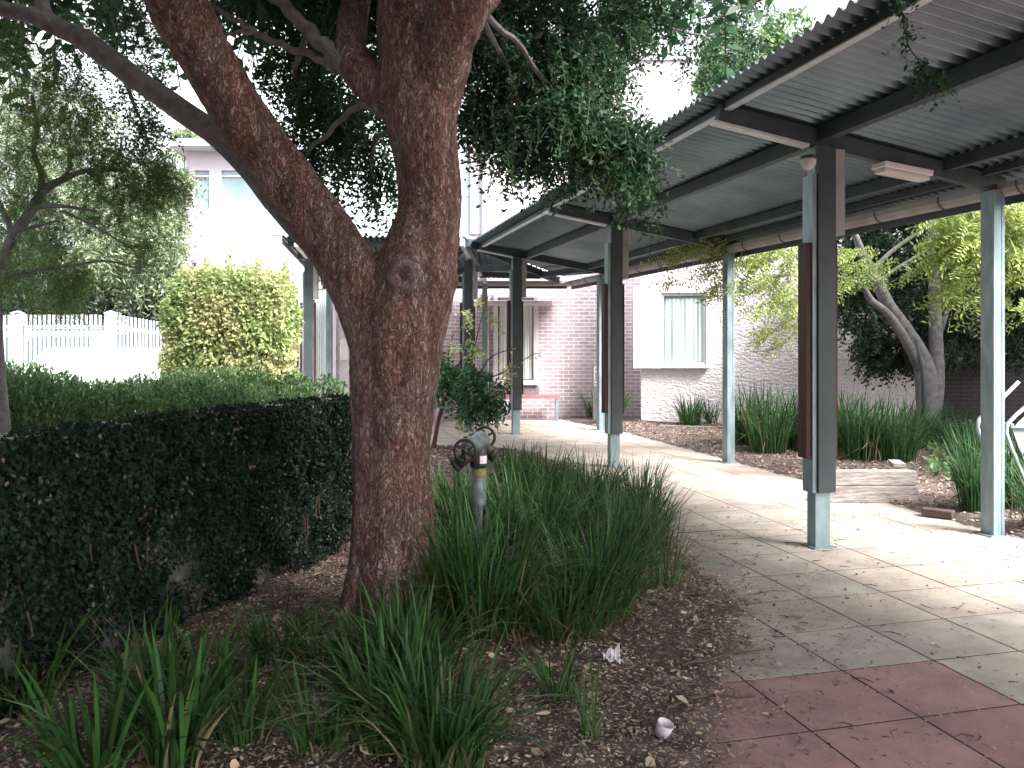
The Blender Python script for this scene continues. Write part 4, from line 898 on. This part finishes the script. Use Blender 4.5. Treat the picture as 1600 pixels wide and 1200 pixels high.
# dark backdrop shrubs beyond the low wall
bs = empty('screen_shrub', (12, 20, 0), 'dense dark shrubbery filling the gap behind the low brick wall at right', 'shrub')
A = []
for i in range(110):
    x = 8.6+9*random.random(); z = .6+5.0*random.random(); y = 18.6+2*random.random(); a, p = ball((x,y,z), (.8,.6,.7), 40); l, t = sprays(a, p+rng.normal(size=(40,3))*.4, .45, 10, .15, .08, .3); A.append(l)
quads('crown', A, M['leaf_deep'], bs)
mb = MB()
for i in range(8): x = 9+i*1.0; mb.tube([(x,19.4,0),(x+.2,19.3,2),(x-.1,19.5,4.5)], [.07,.05,.02], 7)
mb.build('stems', M['cane'], bs)
sb = empty('added_shade_tree', (12.5, 11, 0), 'broad tree outside the right of the frame shading the right garden bed', 'tree')  # unseen foliage added to darken the right side
A = []
for i in range(215):
    if i < 170:
        y = 12.3+4.2*random.random(); px_ = random.uniform(1360, 2100); x = X(px_, y); z = random.uniform(Z(402-(px_-1103)*.21, y)+.75, 6.6)
    else: x = 8+5.5*random.random(); y = 8+5*random.random(); z = 4.2+3.5*random.random(); a, p = ball((x,y,z), (1.,1.,.6), 30); l, t = sprays(a, p, .5, 10, .16, .085, .3); A.append(l)
for i in range(110):
    y = 7+8*random.random(); x = max(10, y*.66+1.5)+6*random.random(); a, p = ball((x,y,3.6+3.6*random.random()), (1.,1.,.6), 30); l, t = sprays(a, p, .5, 10, .16, .085, .3); A.append(l)
quads('crown', A, M['leaf_deep'], sb); mb = MB(); mb.tube([(13.2,11,0),(13,11,3),(12,11.2,6)], [.22,.18,.1], 10); mb.build('trunk', M['bark_pale'], sb)
# robinias: golden pinnate foliage
def robinia(label, px, d, trunkpts, cl, dens=1.):
    t = empty('golden_tree', (X(px,d), d, 0), label, 'tree', 'golden-leaved trees of the right garden bed')
    mb = MB()
    for L_ in trunkpts: cv = curve(L_, 5); mb.tube([P(*c[:3]) for c in cv], [c[3]*c[2]/F for c in cv], 8)
    mb.build('trunk', M['bark_grey'], t, smooth=True)
    LL, TT = [], []
    for (cx, cy, cd, rx, ry, n) in cl:
        n = int(n*dens); a, p = ball(P(cx,cy,cd), (rx*cd/F, .5, ry*cd/F), n)
        dr = np.array([-.9 if cx < 1400 else -.6, -.2, -.15])+rng.normal(size=(n,3))*np.array([.6,.6,.3])
        l, tw = sprays(a, dr, .34, 16, .07, .024, .35, jitter=.12); LL.append(l); TT.append(tw)
    quads('crown', LL, M['leaf_robinia'], t); quads('twigs', TT, M['twig'], t)
robinia('golden-leaved branch tree spreading in front of the white rendered wall', 1330, 12.6,
 [[(1292,715,12.8,8),(1290,560,12.8,7),(1290,460,12.7,6),(1265,400,12.6,4),(1200,370,12.5,3),(1120,372,12.4,2)],[(1288,450,12.6,3),(1240,430,12.5,2.5),(1180,440,12.4,2),(1130,470,12.4,1.5)],[(1288,480,12.7,3),(1260,500,12.5,2.5),(1220,540,12.4,1.8),(1180,550,12.4,1.2)]],
 [(1080,395,12.4,50,12,30),(1130,385,12.4,50,16,60),(1180,395,12.4,50,25,100),(1230,400,12.5,40,30,100),(1110,425,12.3,40,14,30),(1180,440,12.4,45,22,70),(1240,450,12.5,30,30,60),(1130,455,12.3,30,10,20),(1220,520,12.4,28,16,40),(1250,490,12.5,20,25,40),(1190,480,12.4,35,12,25),(1340,400,12.8,35,22,50),(1370,420,12.8,35,15,30),(1330,445,12.8,25,15,15),(1060,440,12.2,20,10,10)], .75)
robinia('bright yellow-leaved tree behind the right-most galvanised post', 1700, 9.6,
 [[(1720,900,9.4,14),(1715,600,9.5,12),(1690,400,9.5,9),(1620,330,9.5,5),(1540,340,9.5,3),(1480,370,9.5,1.5)],[(1700,450,9.5,6),(1640,420,9.5,4),(1560,430,9.5,2)]],
 [(1500,345,9.5,35,20,50),(1530,390,9.5,45,25,80),(1480,410,9.5,25,12,25),(1510,450,9.5,30,20,40),(1580,350,9.5,35,30,60),(1590,410,9.5,30,35,60),(1500,385,9.5,30,18,40),(1640,380,9.5,50,60,90),(1560,330,9.5,50,16,50),(1600,480,9.5,18,15,12)], 1.3)
# galvanised conduit by the tree
mb = MB(); cp = G(1443, 700); cd = 13.6
mb.tube([P(1444,690,cd), P(1443,600,cd), P(1441,575,cd), P(1437,560,cd), P(1432,530,cd)], .035, 10); mb.tube([P(1444,690,cd), P(1444,678,cd)], .045, 10); mb.tube([P(1444,652,cd), P(1444,646,cd)], .042, 10)
tag(mb.build('conduit', M['beam'], smooth=True), 'thin galvanised pipe standing against the multi-stemmed tree', 'pipe')

# ------------------------------------------------------------ strap-leaved plants
def plant(px, py, n, h, w, spread, rad, label, m=None, group='strap-leaved clumps', dry=.06, flop=.6, pos=None, z=None):
    x, y = pos if pos else G(px, py)
    zz = float(gz(x, y)) if z is None else z
    t = empty('strap_leaf_clump', (x, y, zz), label, 'plant', group)
    v, f = blades(x, y, zz-.02, n, h, w, spread, rad, flop); nmesh('blades', v, f, m or M['grass'], t)
    k = max(4, int(n*dry)); v, f = blades(x, y, zz-.02, k, h*.7, w*.9, spread*1.5, rad*1.2, flop*1.8); nmesh('dry_blades', v, f, M['straw'], t)
FG = 'strap-leaved clumps in the foreground bed'
for args in [
 (760,1000,420,.78,.011,.35,.24,'strap-leaved clump just right of the big trunk base'),
 (730,905,340,.74,.011,.35,.26,'strap-leaved clump between the big trunk and the hydrant pipe'),
 (840,905,420,.78,.010,.40,.28,'tall strap-leaved clump directly right of the hydrant pipe'),
 (800,845,340,.72,.010,.38,.28,'strap-leaved clump hiding the foot of the hydrant pipe'),
 (930,975,460,.66,.009,.50,.22,'splayed strap-leaved clump with straw-coloured skirt near the paved edge'),
 (970,905,380,.72,.009,.50,.22,'strap-leaved clump whose blades reach over the paved path'),
 (900,840,340,.72,.010,.40,.26,'strap-leaved clump behind the splayed one beside the path bend'),
 (930,800,300,.62,.009,.45,.22,'strap-leaved clump farthest along the bed edge by the path'),
 (845,790,300,.62,.010,.4,.25,'strap-leaved clump behind the hydrant on its right'),
 (720,820,260,.62,.010,.4,.22,'strap-leaved clump in shade close behind the big trunk'),
 (800,760,220,.55,.010,.4,.22,'spiky strap-leaved clump in front of the thin shrub and third post'),
 (640,1100,240,.55,.013,.4,.16,'dark strap-leaved clump in front of the big trunk'),
 (690,1230,260,.55,.013,.45,.15,'large-bladed clump cut by the bottom edge below the trunk'),
 (560,1085,90,.42,.013,.5,.10,'small clump at the left foot of the big trunk'),
 (270,1230,90,.62,.020,.40,.10,'broad-bladed clump at the bottom edge toward the left'),
 (150,1250,90,.55,.018,.45,.12,'dark broad-bladed clump in the bottom left corner'),
 (330,1120,70,.42,.014,.5,.10,'sparse grass tuft before the creeper wall'),
 (430,1050,80,.40,.012,.5,.10,'sparse grass tuft between creeper wall and trunk'),
 (870,1110,60,.30,.008,.5,.09,'short thin grass tuft in the leaf litter by the white scrap'),
 (920,1170,14,.42,.009,.3,.04,'few upright yellowing blades in the leaf litter'),
 (500,1200,60,.38,.011,.5,.09,'small grass tuft at the bottom edge left of centre'),
 (1040,930,60,.55,.007,.6,.10,'thin dry clump leaning out over the paving joint'),
 (40,1120,90,.5,.016,.5,.14,'dark clump at the left picture edge'),
 (880,1010,300,.5,.009,.5,.2,'strap-leaved clump nearest the white paper scrap'),
 (1010,860,260,.6,.008,.5,.18,'strap-leaved clump leaning onto the pavers at the path bend'),
 (700,985,260,.7,.012,.4,.18,'strap-leaved clump overlapping the right foot of the big trunk'),
 (640,1010,150,.45,.012,.45,.14,'strap-leaved clump hiding the front of the big trunk base'),
 (610,1190,180,.55,.014,.4,.14,'upright clump at the bottom edge under the trunk'),
 (230,1120,90,.5,.016,.5,.13,'broad-bladed clump in shade at the creeper foot'),
 (90,1040,120,.45,.015,.5,.14,'dark clump against the creeper at the left edge'),
 (380,1180,80,.42,.014,.5,.10,'loose clump at the bottom edge between the two tufts'),
 (500,1060,70,.35,.010,.5,.10,'thin tuft where the creeper meets the litter'),
 (1000,800,240,.6,.009,.4,.2,'strap-leaved clump beside the path in the middle of the bend'),
 (760,900,200,.6,.011,.4,.18,'strap-leaved clump in front of the hydrant pipe'),
 ]: plant(*args, group=FG, dry=.16)
# cut straw-like stubs of the foreground clump
x, y = G(800, 1015); v, f = blades(x, y, .04, 50, .22, .013, 2.2, .12, .9); o = nmesh('dry_tuft', v, f, M['straw']); tag(o, 'fan of cut straw-coloured blades lying at the foot of the clumps', 'dry leaves')
RG = 'strap-leaved clumps along the white wall'
for i, (px, py, n, h, sp, rad, lab) in enumerate([
 (958,664,170,.85,.45,.16,'grass-like clump behind the second thick post at the brick corner'),
 (925,656,60,.8,.6,.12,'thin arching clump against the brick wall by the grey pillar'),
 (1078,669,200,.72,.42,.20,'single rounded clump under the curtained window'),
 (1165,700,260,1.1,.28,.26,'left-most clump of the long row before the rendered wall'),
 (1200,712,300,1.15,.28,.28,'second clump of the long row, just right of the far galvanised post'),
 (1250,708,260,1.1,.28,.28,'clump of the long row hidden partly by the nearest thick post'),
 (1310,712,300,1.1,.28,.28,'clump of the long row right of the nearest thick post'),
 (1350,724,320,1.05,.32,.28,'middle clump of the right half of the long row'),
 (1400,726,300,1.0,.38,.28,'clump with pale drooping blades behind the timber sleepers'),
 (1430,705,220,.8,.45,.25,'loose clump at the foot of the multi-stemmed tree'),
 (1480,700,200,.75,.5,.28,'spreading clump right of the multi-stemmed tree'),
 (1525,805,260,.85,.32,.15,'dark clump just left of the right-most galvanised post'),
 (1590,800,260,.85,.35,.22,'clump right of the right-most galvanised post'),
 (1520,730,200,.7,.5,.25,'low clump behind the right-most galvanised post'),
 (1110,668,60,.65,.5,.14,'sparse clump behind the far galvanised post'),
 (1640,835,200,.8,.4,.2,'clump cut by the right picture edge')]):
    plant(px, py, n, h, .016 if px < 1450 else .012, sp, rad, lab, M['grass_far'], RG)
# low ground cover by the multi-stem tree
n = 9000; xx = rng.uniform(5.2, 11, n); yy = rng.uniform(9.5, 16.5, n); k = (xx/yy > .50) & (sn(xx, yy, 1.5, 2.) > -.4); xx, yy = xx[k], yy[k]; n = len(xx)
pos = np.stack([xx, yy, gz(xx, yy)+.02+.10*rng.random(n)], 1); tag(quads('ground_cover', leaves(pos, rng.normal(size=(n,3))+np.array([0,0,.4]), .09, .05), M['leaf_hedge']), 'low leafy ground cover under the right-hand tree', 'ground cover', kind='stuff')

# ------------------------------------------------------------ young shrub in the middle distance
ys = empty('young_shrub', tuple(G(676, 705))+(0,), 'slender young shrub with a curved stem and long wispy shoots behind the hydrant', 'shrub')
d = 13.2; mb = MB()
for pts in ([(676,705,4),(680,685,3.4),(684,662,3.2),(690,640,3.2),(697,622,2.6),(710,600,2)],[(690,640,2.6),(683,622,2.2),(686,608,1.6)],[(694,630,2.2),(712,612,1.8),(740,600,1.4),(765,560,1),(800,545,.8)],[(705,605,1.5),(720,560,1.1),(735,500,.9),(750,478,.7)],[(712,600,1.2),(700,560,1),(708,520,.7)],[(740,600,1.2),(790,580,.9),(830,555,.7),(845,552,.5)],[(730,600,1.1),(742,540,.9),(760,470,.6),(770,458,.5)],[(722,612,1),(715,640,.8),(718,665,.6)]):
    cv = curve([(a, b, d, r) for a, b, r in pts], 5); mb.tube([P(*c[:3]) for c in cv], [c[3]*d/F for c in cv], 6)
mb.build('stems', mat('red_brown_stem', (.12,.05,.045), .7), ys, smooth=True)
l, t = clumps([(715,608,d,40,26,42),(752,606,d,40,28,44),(695,590,d,16,20,22),(730,590,d,30,16,32),(765,625,d,20,18,22),(690,570,d,8,22,18),(740,640,d,22,10,24),(775,640,d,10,14,12)], .3, 12, .10, .042, .35)
l2, t2 = clumps([(733,490,d,6,18,7),(740,548,d,10,12,8),(716,540,d,16,14,6),(748,470,d,8,8,3),(790,590,d,14,14,6),(718,655,d,4,12,3),(770,500,d,10,8,3)], .2, 10, .075, .035, .2)
l3 = []
for a, b in (((745,600),(800,545)),((760,600),(845,552)),((735,560),(735,490)),((740,600),(800,600)),((760,505),(775,500))):
    k = 14; tt = np.linspace(.2, 1, k)[:, None]; pp = np.array(P(*a, d))*(1-tt)+np.array(P(*b, d))*tt; l3.append(leaves(pp, rng.normal(size=(k,3)), .08, .035))
quads('foliage', l, M['leaf_shrub'], ys); quads('shoot_leaves', [l2]+l3, M['leaf_yellow'], ys); quads('twigs', [t, t2], M['twig'], ys)

# ------------------------------------------------------------ hydrant standpipe
hd = 5.75; hx = X(748, hd)
hy = empty('hydrant_standpipe', (hx, hd, 0), 'grey-green hydrant standpipe with two handwheels rising from the strap-leaved clumps', 'hydrant')
za = Z(700, hd)
mb = MB(); mb.tube([(hx,hd,0),(hx,hd,za-.12)], .052, 24); mb.build('pipe', M['hydrant'], hy, smooth=True)
mb = MB(); mb.tube([(hx,hd,za-.13),(hx,hd,za-.12),(hx,hd,za-.05),(hx,hd,za-.04)], [.056,.060,.060,.056], 24); mb.tube([(hx,hd,za-.13),(hx,hd,za+.01)], .055, 20); mb.build('collar', M['iron'], hy, smooth=True)
a, b = P(729,703,hd-.28), P(756,684,hd+.20); ax = (b-a).normalized()
mb = MB(); mb.tube([a+ax*.05, a+ax*.09, a+ax*.10, a+ax*.14, b-ax*.14, b-ax*.10, b-ax*.09, b-ax*.05], [.045,.052,.066,.060,.060,.066,.05,.045], 24); mb.build('valve_body', M['hydrant'], hy, smooth=True)
for e, s_ in ((a, -1), (b, 1)):
    side = ax.cross(Vector((0,0,1))).normalized(); up = side.cross(ax); c = e+ax*s_*.035
    mb = MB(); R_ = .072; pts = [c+side*R_*math.cos(q_)+up*R_*math.sin(q_) for q_ in [2*math.pi*i/28 for i in range(29)]]; mb.tube(pts, .011, 8, cap=False)
    for k in range(3):
        q_ = 2*math.pi*k/3+.5; mb.tube([c, c+side*R_*math.cos(q_)+up*R_*math.sin(q_)], .008, 6)
    mb.tube([c-ax*s_*.08, c+ax*s_*.02], .018, 12); mb.build('handwheel', M['iron'], hy, smooth=True)
    c2 = e+ax*s_*(-.06)+Vector((0,0,-.05)); mb = MB(); dd = side*(-1 if s_ < 0 else 1)
    mb.tube([c2, c2+dd*.05+Vector((0,0,-.03)), c2+dd*.085+Vector((0,0,-.055))], [.042,.045,.048], 16); mb.tube([c2+dd*.075+Vector((0,0,-.048)), c2+dd*.10+Vector((0,0,-.063))], [.054,.054], 16); mb.build('outlet', M['iron'], hy, smooth=True)
def band(z0, z1, q0, q1, m, name, r=.0535):
    vs = []; n = 10
    for i in range(n+1):
        q_ = q0+(q1-q0)*i/n
        for z in (z0, z1): vs.append((hx+r*math.cos(q_), hd+r*math.sin(q_), z))
    mb = MB(); mb.add(vs, [(2*i, 2*i+2, 2*i+3, 2*i+1) for i in range(n)]); mb.build(name, m, hy, smooth=True)
band(Z(743,hd), Z(733,hd), R(-115), R(-20), M['yellow'], 'yellow_sticker', .0535)
band(Z(723,hd), Z(711,hd), R(-80), R(-25), M['white'], 'label', .0625)
mb = MB(); mb.tube([(hx+.05,hd-.03,.0),(hx+.05,hd-.03,Z(795,hd)),(hx+.04,hd-.03,Z(788,hd))], [.028,.024,.006], 10); mb.build('stub', M['iron'], hy, smooth=True)

# ------------------------------------------------------------ benches, sign, bollard by the far wall
def bench(x0, x1, y, label):
    t = empty('bench', ((x0+x1)/2, y, 0), label, 'bench', 'benches against the brick wall')
    zt_ = Z(617, y); mb = MB()
    for k in range(3): mb.b3(x0, x1, y-.2+k*.135, y-.2+k*.135+.12, zt_-.07, zt_)
    mb.build('seat', M['bench'], t)
    for x in (x0+.06, x1-.06):
        mb = MB(); mb.b3(x-.03, x+.03, y-.19, y-.13, 0, zt_-.07); mb.b3(x-.03, x+.03, y+.10, y+.16, 0, zt_-.07); mb.b3(x-.025, x+.025, y-.13, y+.10, zt_-.13, zt_-.07); mb.build('leg', M['galv'], t)
bench(X(779,18.9), X(874,18.9), 18.9, 'red slatted bench under the tall hooded window')
bench(X(668,18.9), X(762,18.9), 18.9, 'red slatted bench mostly hidden between the big trunk and young shrub')
sg = empty('sign_pillar', (X(930,18.6), 18.6, 0), 'slim grey sign pillar with a white bracket mark behind the second thick post', 'sign')
x0, x1 = X(926,18.6), X(944,18.6); MB().b3(x0, x1, 18.55, 18.65, 0, Z(570,18.6)).build('panel', mat('sign_grey', (.22,.21,.23), .5), sg, bevel=.01)
mb = MB(); y_ = 18.546; zz = Z(573,18.6)
mb.b3(x0+.03,x0+.05,y_,y_+.003,zz-.30,zz); mb.b3(x0+.05,x0+.13,y_,y_+.003,zz-.02,zz); mb.b3(x0+.05,x0+.13,y_,y_+.003,zz-.12,zz-.10); mb.b3(x0+.03,x0+.14,y_,y_+.003,zz-.36,zz-.33); mb.b3(x0+.03,x0+.14,y_,y_+.003,zz-.42,zz-.40)
mb.build('marking', M['white'], sg)
c = Vector((X(686,18.2), 18.2, 0)); bo = empty('capped_pole', tuple(c), 'white pole with pinkish rounded cap just right of the big trunk', 'pole')
MB().tube([c, c+Vector((0,0,Z(518,18.2)))], .07, 16).build('pole', M['white'], bo, smooth=True)
prof = [(0,.07),(.02,.09),(.08,.10),(.15,.085),(.20,.04),(.21,.005)]; zz = Z(518,18.2)
MB().tube([c+Vector((0,0,zz+a)) for a, r in prof], [r for a, r in prof], 18).build('cap', mat('pink_cap', (.62,.36,.38), .5), bo, smooth=True)

# ------------------------------------------------------------ sleepers, chair, scraps
def sleeper(name, label, parts, group='timber sleepers edging the right garden bed'):
    for i, (a, b, z0, z1, m, lab) in enumerate(parts):
        a, b = Vector((*a, (z0+z1)/2)), Vector((*b, (z0+z1)/2)); mb = MB(); mb.beam(a, b, .13, z1-z0)
        tag(mb.build('timber_sleeper', m, origin=(a+b)/2, bevel=.008), lab, 'sleeper', group)
e = 9.05
sleeper('', '', [
 ((X(1300,e),e),(X(1428,e),e),.185,.345,M['timber'],'weathered grey sleeper, upper one of the stacked pair'),
 ((X(1280,e),e-.01),(X(1430,e),e-.01),.0,.18,M['timber'],'weathered sleeper, lower one of the stacked pair at the path edge'),
 ((X(1405,9.2),9.2),(X(1416,9.2),9.5),.346,.40,M['timber'],'short timber offcut lying on the stacked sleepers'),
 (G(1442,806),(G(1480,808)[0],G(1480,808)[1]-.12),.01,.085,M['timber_dark'],'short dark sleeper end at the path edge before the clump'),
 (G(992,662),G(1058,668),.0,.10,M['timber'],'far pale sleeper lying below the curtained window'),
 (G(1030,671),G(1118,674),.0,.09,M['timber'],'far sleeper crossing in front of the rounded clump')])
ch = empty('tubular_chair', (X(1612,8.2), 8.2, 0), 'white tubular framed mesh chair at the right picture edge', 'chair')
d = 8.2; fr = [(1640,600),(1612,628),(1588,648),(1574,662),(1572,676),(1580,700),(1592,728),(1602,752),(1612,790),(1625,840)]
for off_ in (0, .5):
    mb = MB(); mb.tube([P(a, b, d)+Vector((0,off_,0)) for a, b in fr], .019, 10); mb.build('side_frame', M['white_metal'], ch, smooth=True)
mb = MB(); mb.tube([P(1582,664,d), P(1582,664,d)+Vector((0,.5,0))], .014, 8); mb.tube([P(1580,668,d), P(1640,668,d)], .014, 8); mb.build('cross_bar', M['white_metal'], ch, smooth=True)
mb = MB(); vs = []
ins = [(1645,612),(1612,640),(1590,660),(1582,672),(1592,700),(1604,728),(1614,752),(1645,780)]
mb.prism([((a-1612)*d/F, -(b-700)*d/F) for a, b in ins], P(1612,700,d+.02), (1,0,0), (0,0,1), .006); mb.build('mesh_panel', mat('grey_mesh', (.30,.34,.40), .7, (.22,.25,.3), 80), ch)

sc = P(955,1044,F*CH/(1044-HZ)); x, y = G(955,1052); z = float(gz(x, y))
vs = []
for i in range(7):
    for j in range(5): vs.append((x+(i-3)*.0145, y+(j-2)*.022, z+.03+.012*math.sin(i*1.9+j)+.012*(j % 2)+.006*i*(1 if j > 2 else -.3)))
mb = MB(); mb.add(vs, [(i*5+j, (i+1)*5+j, (i+1)*5+j+1, i*5+j+1) for i in range(6) for j in range(4)]); o = mb.build('paper_scrap', M['white'], origin=(x, y, z)); 
s_ = o.modifiers.new('solid', 'SOLIDIFY'); s_.thickness = .004
tag(o, 'crumpled white paper scrap on the leaf litter, upper one', 'litter')
x, y = G(1037,1165); z = float(gz(x, y)); c = Vector((x, y, z+.035)); ax = Vector((.3,-.2,.9)).normalized()
mb = MB(); mb.tube([c-ax*.03, c+ax*.03], [.030,.036], 20, cap=False); mb.tube([c-ax*.03, c-ax*.028], [.030,.030], 20); o = mb.build('paper_cup', M['white'], smooth=True, origin=c); s_ = o.modifiers.new('solid', 'SOLIDIFY'); s_.thickness = .002
tag(o, 'small white cup half sunk in the leaf litter near the red pavers', 'cup')

# ------------------------------------------------------------ leaf litter
def scatter(name, label, n, box, test, L0, L1, W, m, lift=.004, tilt=.35, dense=None):
    x = rng.uniform(box[0], box[1], n); y = rng.uniform(box[2], box[3], n); k = test(x, y); x, y = x[k], y[k]; n = len(x)
    z = np.maximum(gz(x, y), 0)+lift+.012*rng.random(n)
    a = rng.random(n)*6.28; d = np.stack([np.cos(a), np.sin(a), rng.normal(size=n)*tilt*.5], 1); nor = np.stack([rng.normal(size=n)*tilt, rng.normal(size=n)*tilt, np.ones(n)], 1)
    return tag(leaves6(name, np.stack([x, y, z], 1), d, rng.uniform(L0, L1, n), W*(.4+rng.random(n)), nor, m), label, 'leaf litter', kind='stuff')
bed = lambda x, y: sdist(x, y) > -.02+.10*sn(x, y, 6, 3.)-.12*(rng.random(len(x)) < .25)*rng.random(len(x))
scatter('leaf_litter', 'brown chips and dry leaves covering the foreground bed', 110000, (-3.2,1.9,2.2,7.5), bed, .010, .034, .010, M['litter'])
scatter('pale_leaves', 'pale tan fallen leaves over the foreground bed', 22000, (-3.0,1.7,2.2,7.5), bed, .010, .036, .012, M['litter_tan'], lift=.01)
scatter('large_leaves', 'curled larger brown leaves in the foreground bed', 260, (-2.5,1.5,2.4,6), bed, .04, .075, .038, M['litter_tan'], lift=.02, tilt=.7)
scatter('leaf_litter', 'dry chips over the far part of the bed behind the trunk', 16000, (-3.2,1.9,7.5,14), bed, .03, .07, .03, M['litter'])
scatter('bark_mulch', 'mulch and leaf chips over the right garden bed', 26000, (1.5,8,6.5,18), lambda x, y: (sdist(x, y) > .02) & (x > 1), .02, .06, .028, M['litter'])
scatter('pale_mulch', 'pale chips dotted over the right garden bed', 3500, (1.5,8,6.5,18), lambda x, y: (sdist(x, y) > .02) & (x > 1), .02, .05, .025, M['litter_tan'])
onpath = lambda x, y: (sdist(x, y) < 0) & (rng.random(len(x)) < np.exp(sdist(x, y)/.35)*.9+.11) & ((x*VX+y*VY) < 5.9)
scatter('path_leaves', 'fallen leaves spilled from the bed onto the pavers', 5200, (.3,5.5,2.3,9), onpath, .02, .05, .02, M['litter'], lift=.004, tilt=.3)
scatter('path_debris', 'small twigs and chips blown onto the pavers', 42000, (.3,5.5,2.3,9), onpath, .010, .042, .007, M['litter'], lift=.002, tilt=.1)
mb = MB()
for i in range(150):
    u = random.uniform(2.0, 7.5); v = random.uniform(1.6, 5.8) if i > 60 else random.uniform(2.0, 3.0); p = UV(u, v, .012); a = random.random()*6.28; L_ = random.uniform(.03, .12)
    if sdist(np.array([p.x]), np.array([p.y]))[0] > -.02: continue
    q1 = p+Vector((math.cos(a)*L_/2, math.sin(a)*L_/2, .004)); q2 = p+Vector((math.cos(a+.4)*L_, math.sin(a+.4)*L_, 0)); mb.tube([p, q1, q2], [.003,.0026,.0012], 5)
for px, py, px2, py2 in ((1225,850,1268,856),(1178,932,1232,926),(1060,835,1200,830)):
    a, b = Vector((*G(px,py), .012)), Vector((*G(px2,py2), .010)); mb.tube([a, (a+b)/2+Vector((0,.02,.01)), b], [.004,.003,.002], 5)
tag(mb.build('path_twigs', M['cane']), 'fallen twigs lying on the pavers', 'twigs', kind='stuff')
sticks = [((1045,1110),(1180,1095),'long bent stick lying by the upper end of the leaf litter'),((1010,1160),(1085,1100),'thin crooked stick beside the white cup'),((610,1090),(780,1130),'dark stick lying in the litter before the trunk'),((1060,1060),(1190,1020),'dark stick at the border between litter and pavers')]
for (a, b, lab) in sticks:
    a, b = Vector((*G(*a), .0)), Vector((*G(*b), .0)); pts = []
    for k in range(7):
        p = a.lerp(b, k/6)+Vector((.02*math.sin(k*2+a.x*9), .02*math.cos(k*1.7), 0)); p.z = max(float(gz(p.x, p.y)), 0)+.028; pts.append(p)
    tag(MB().tube(pts, [.011-.0012*k for k in range(7)], 7).build('stick', M['cane'], smooth=True, origin=pts[3]), lab, 'stick')
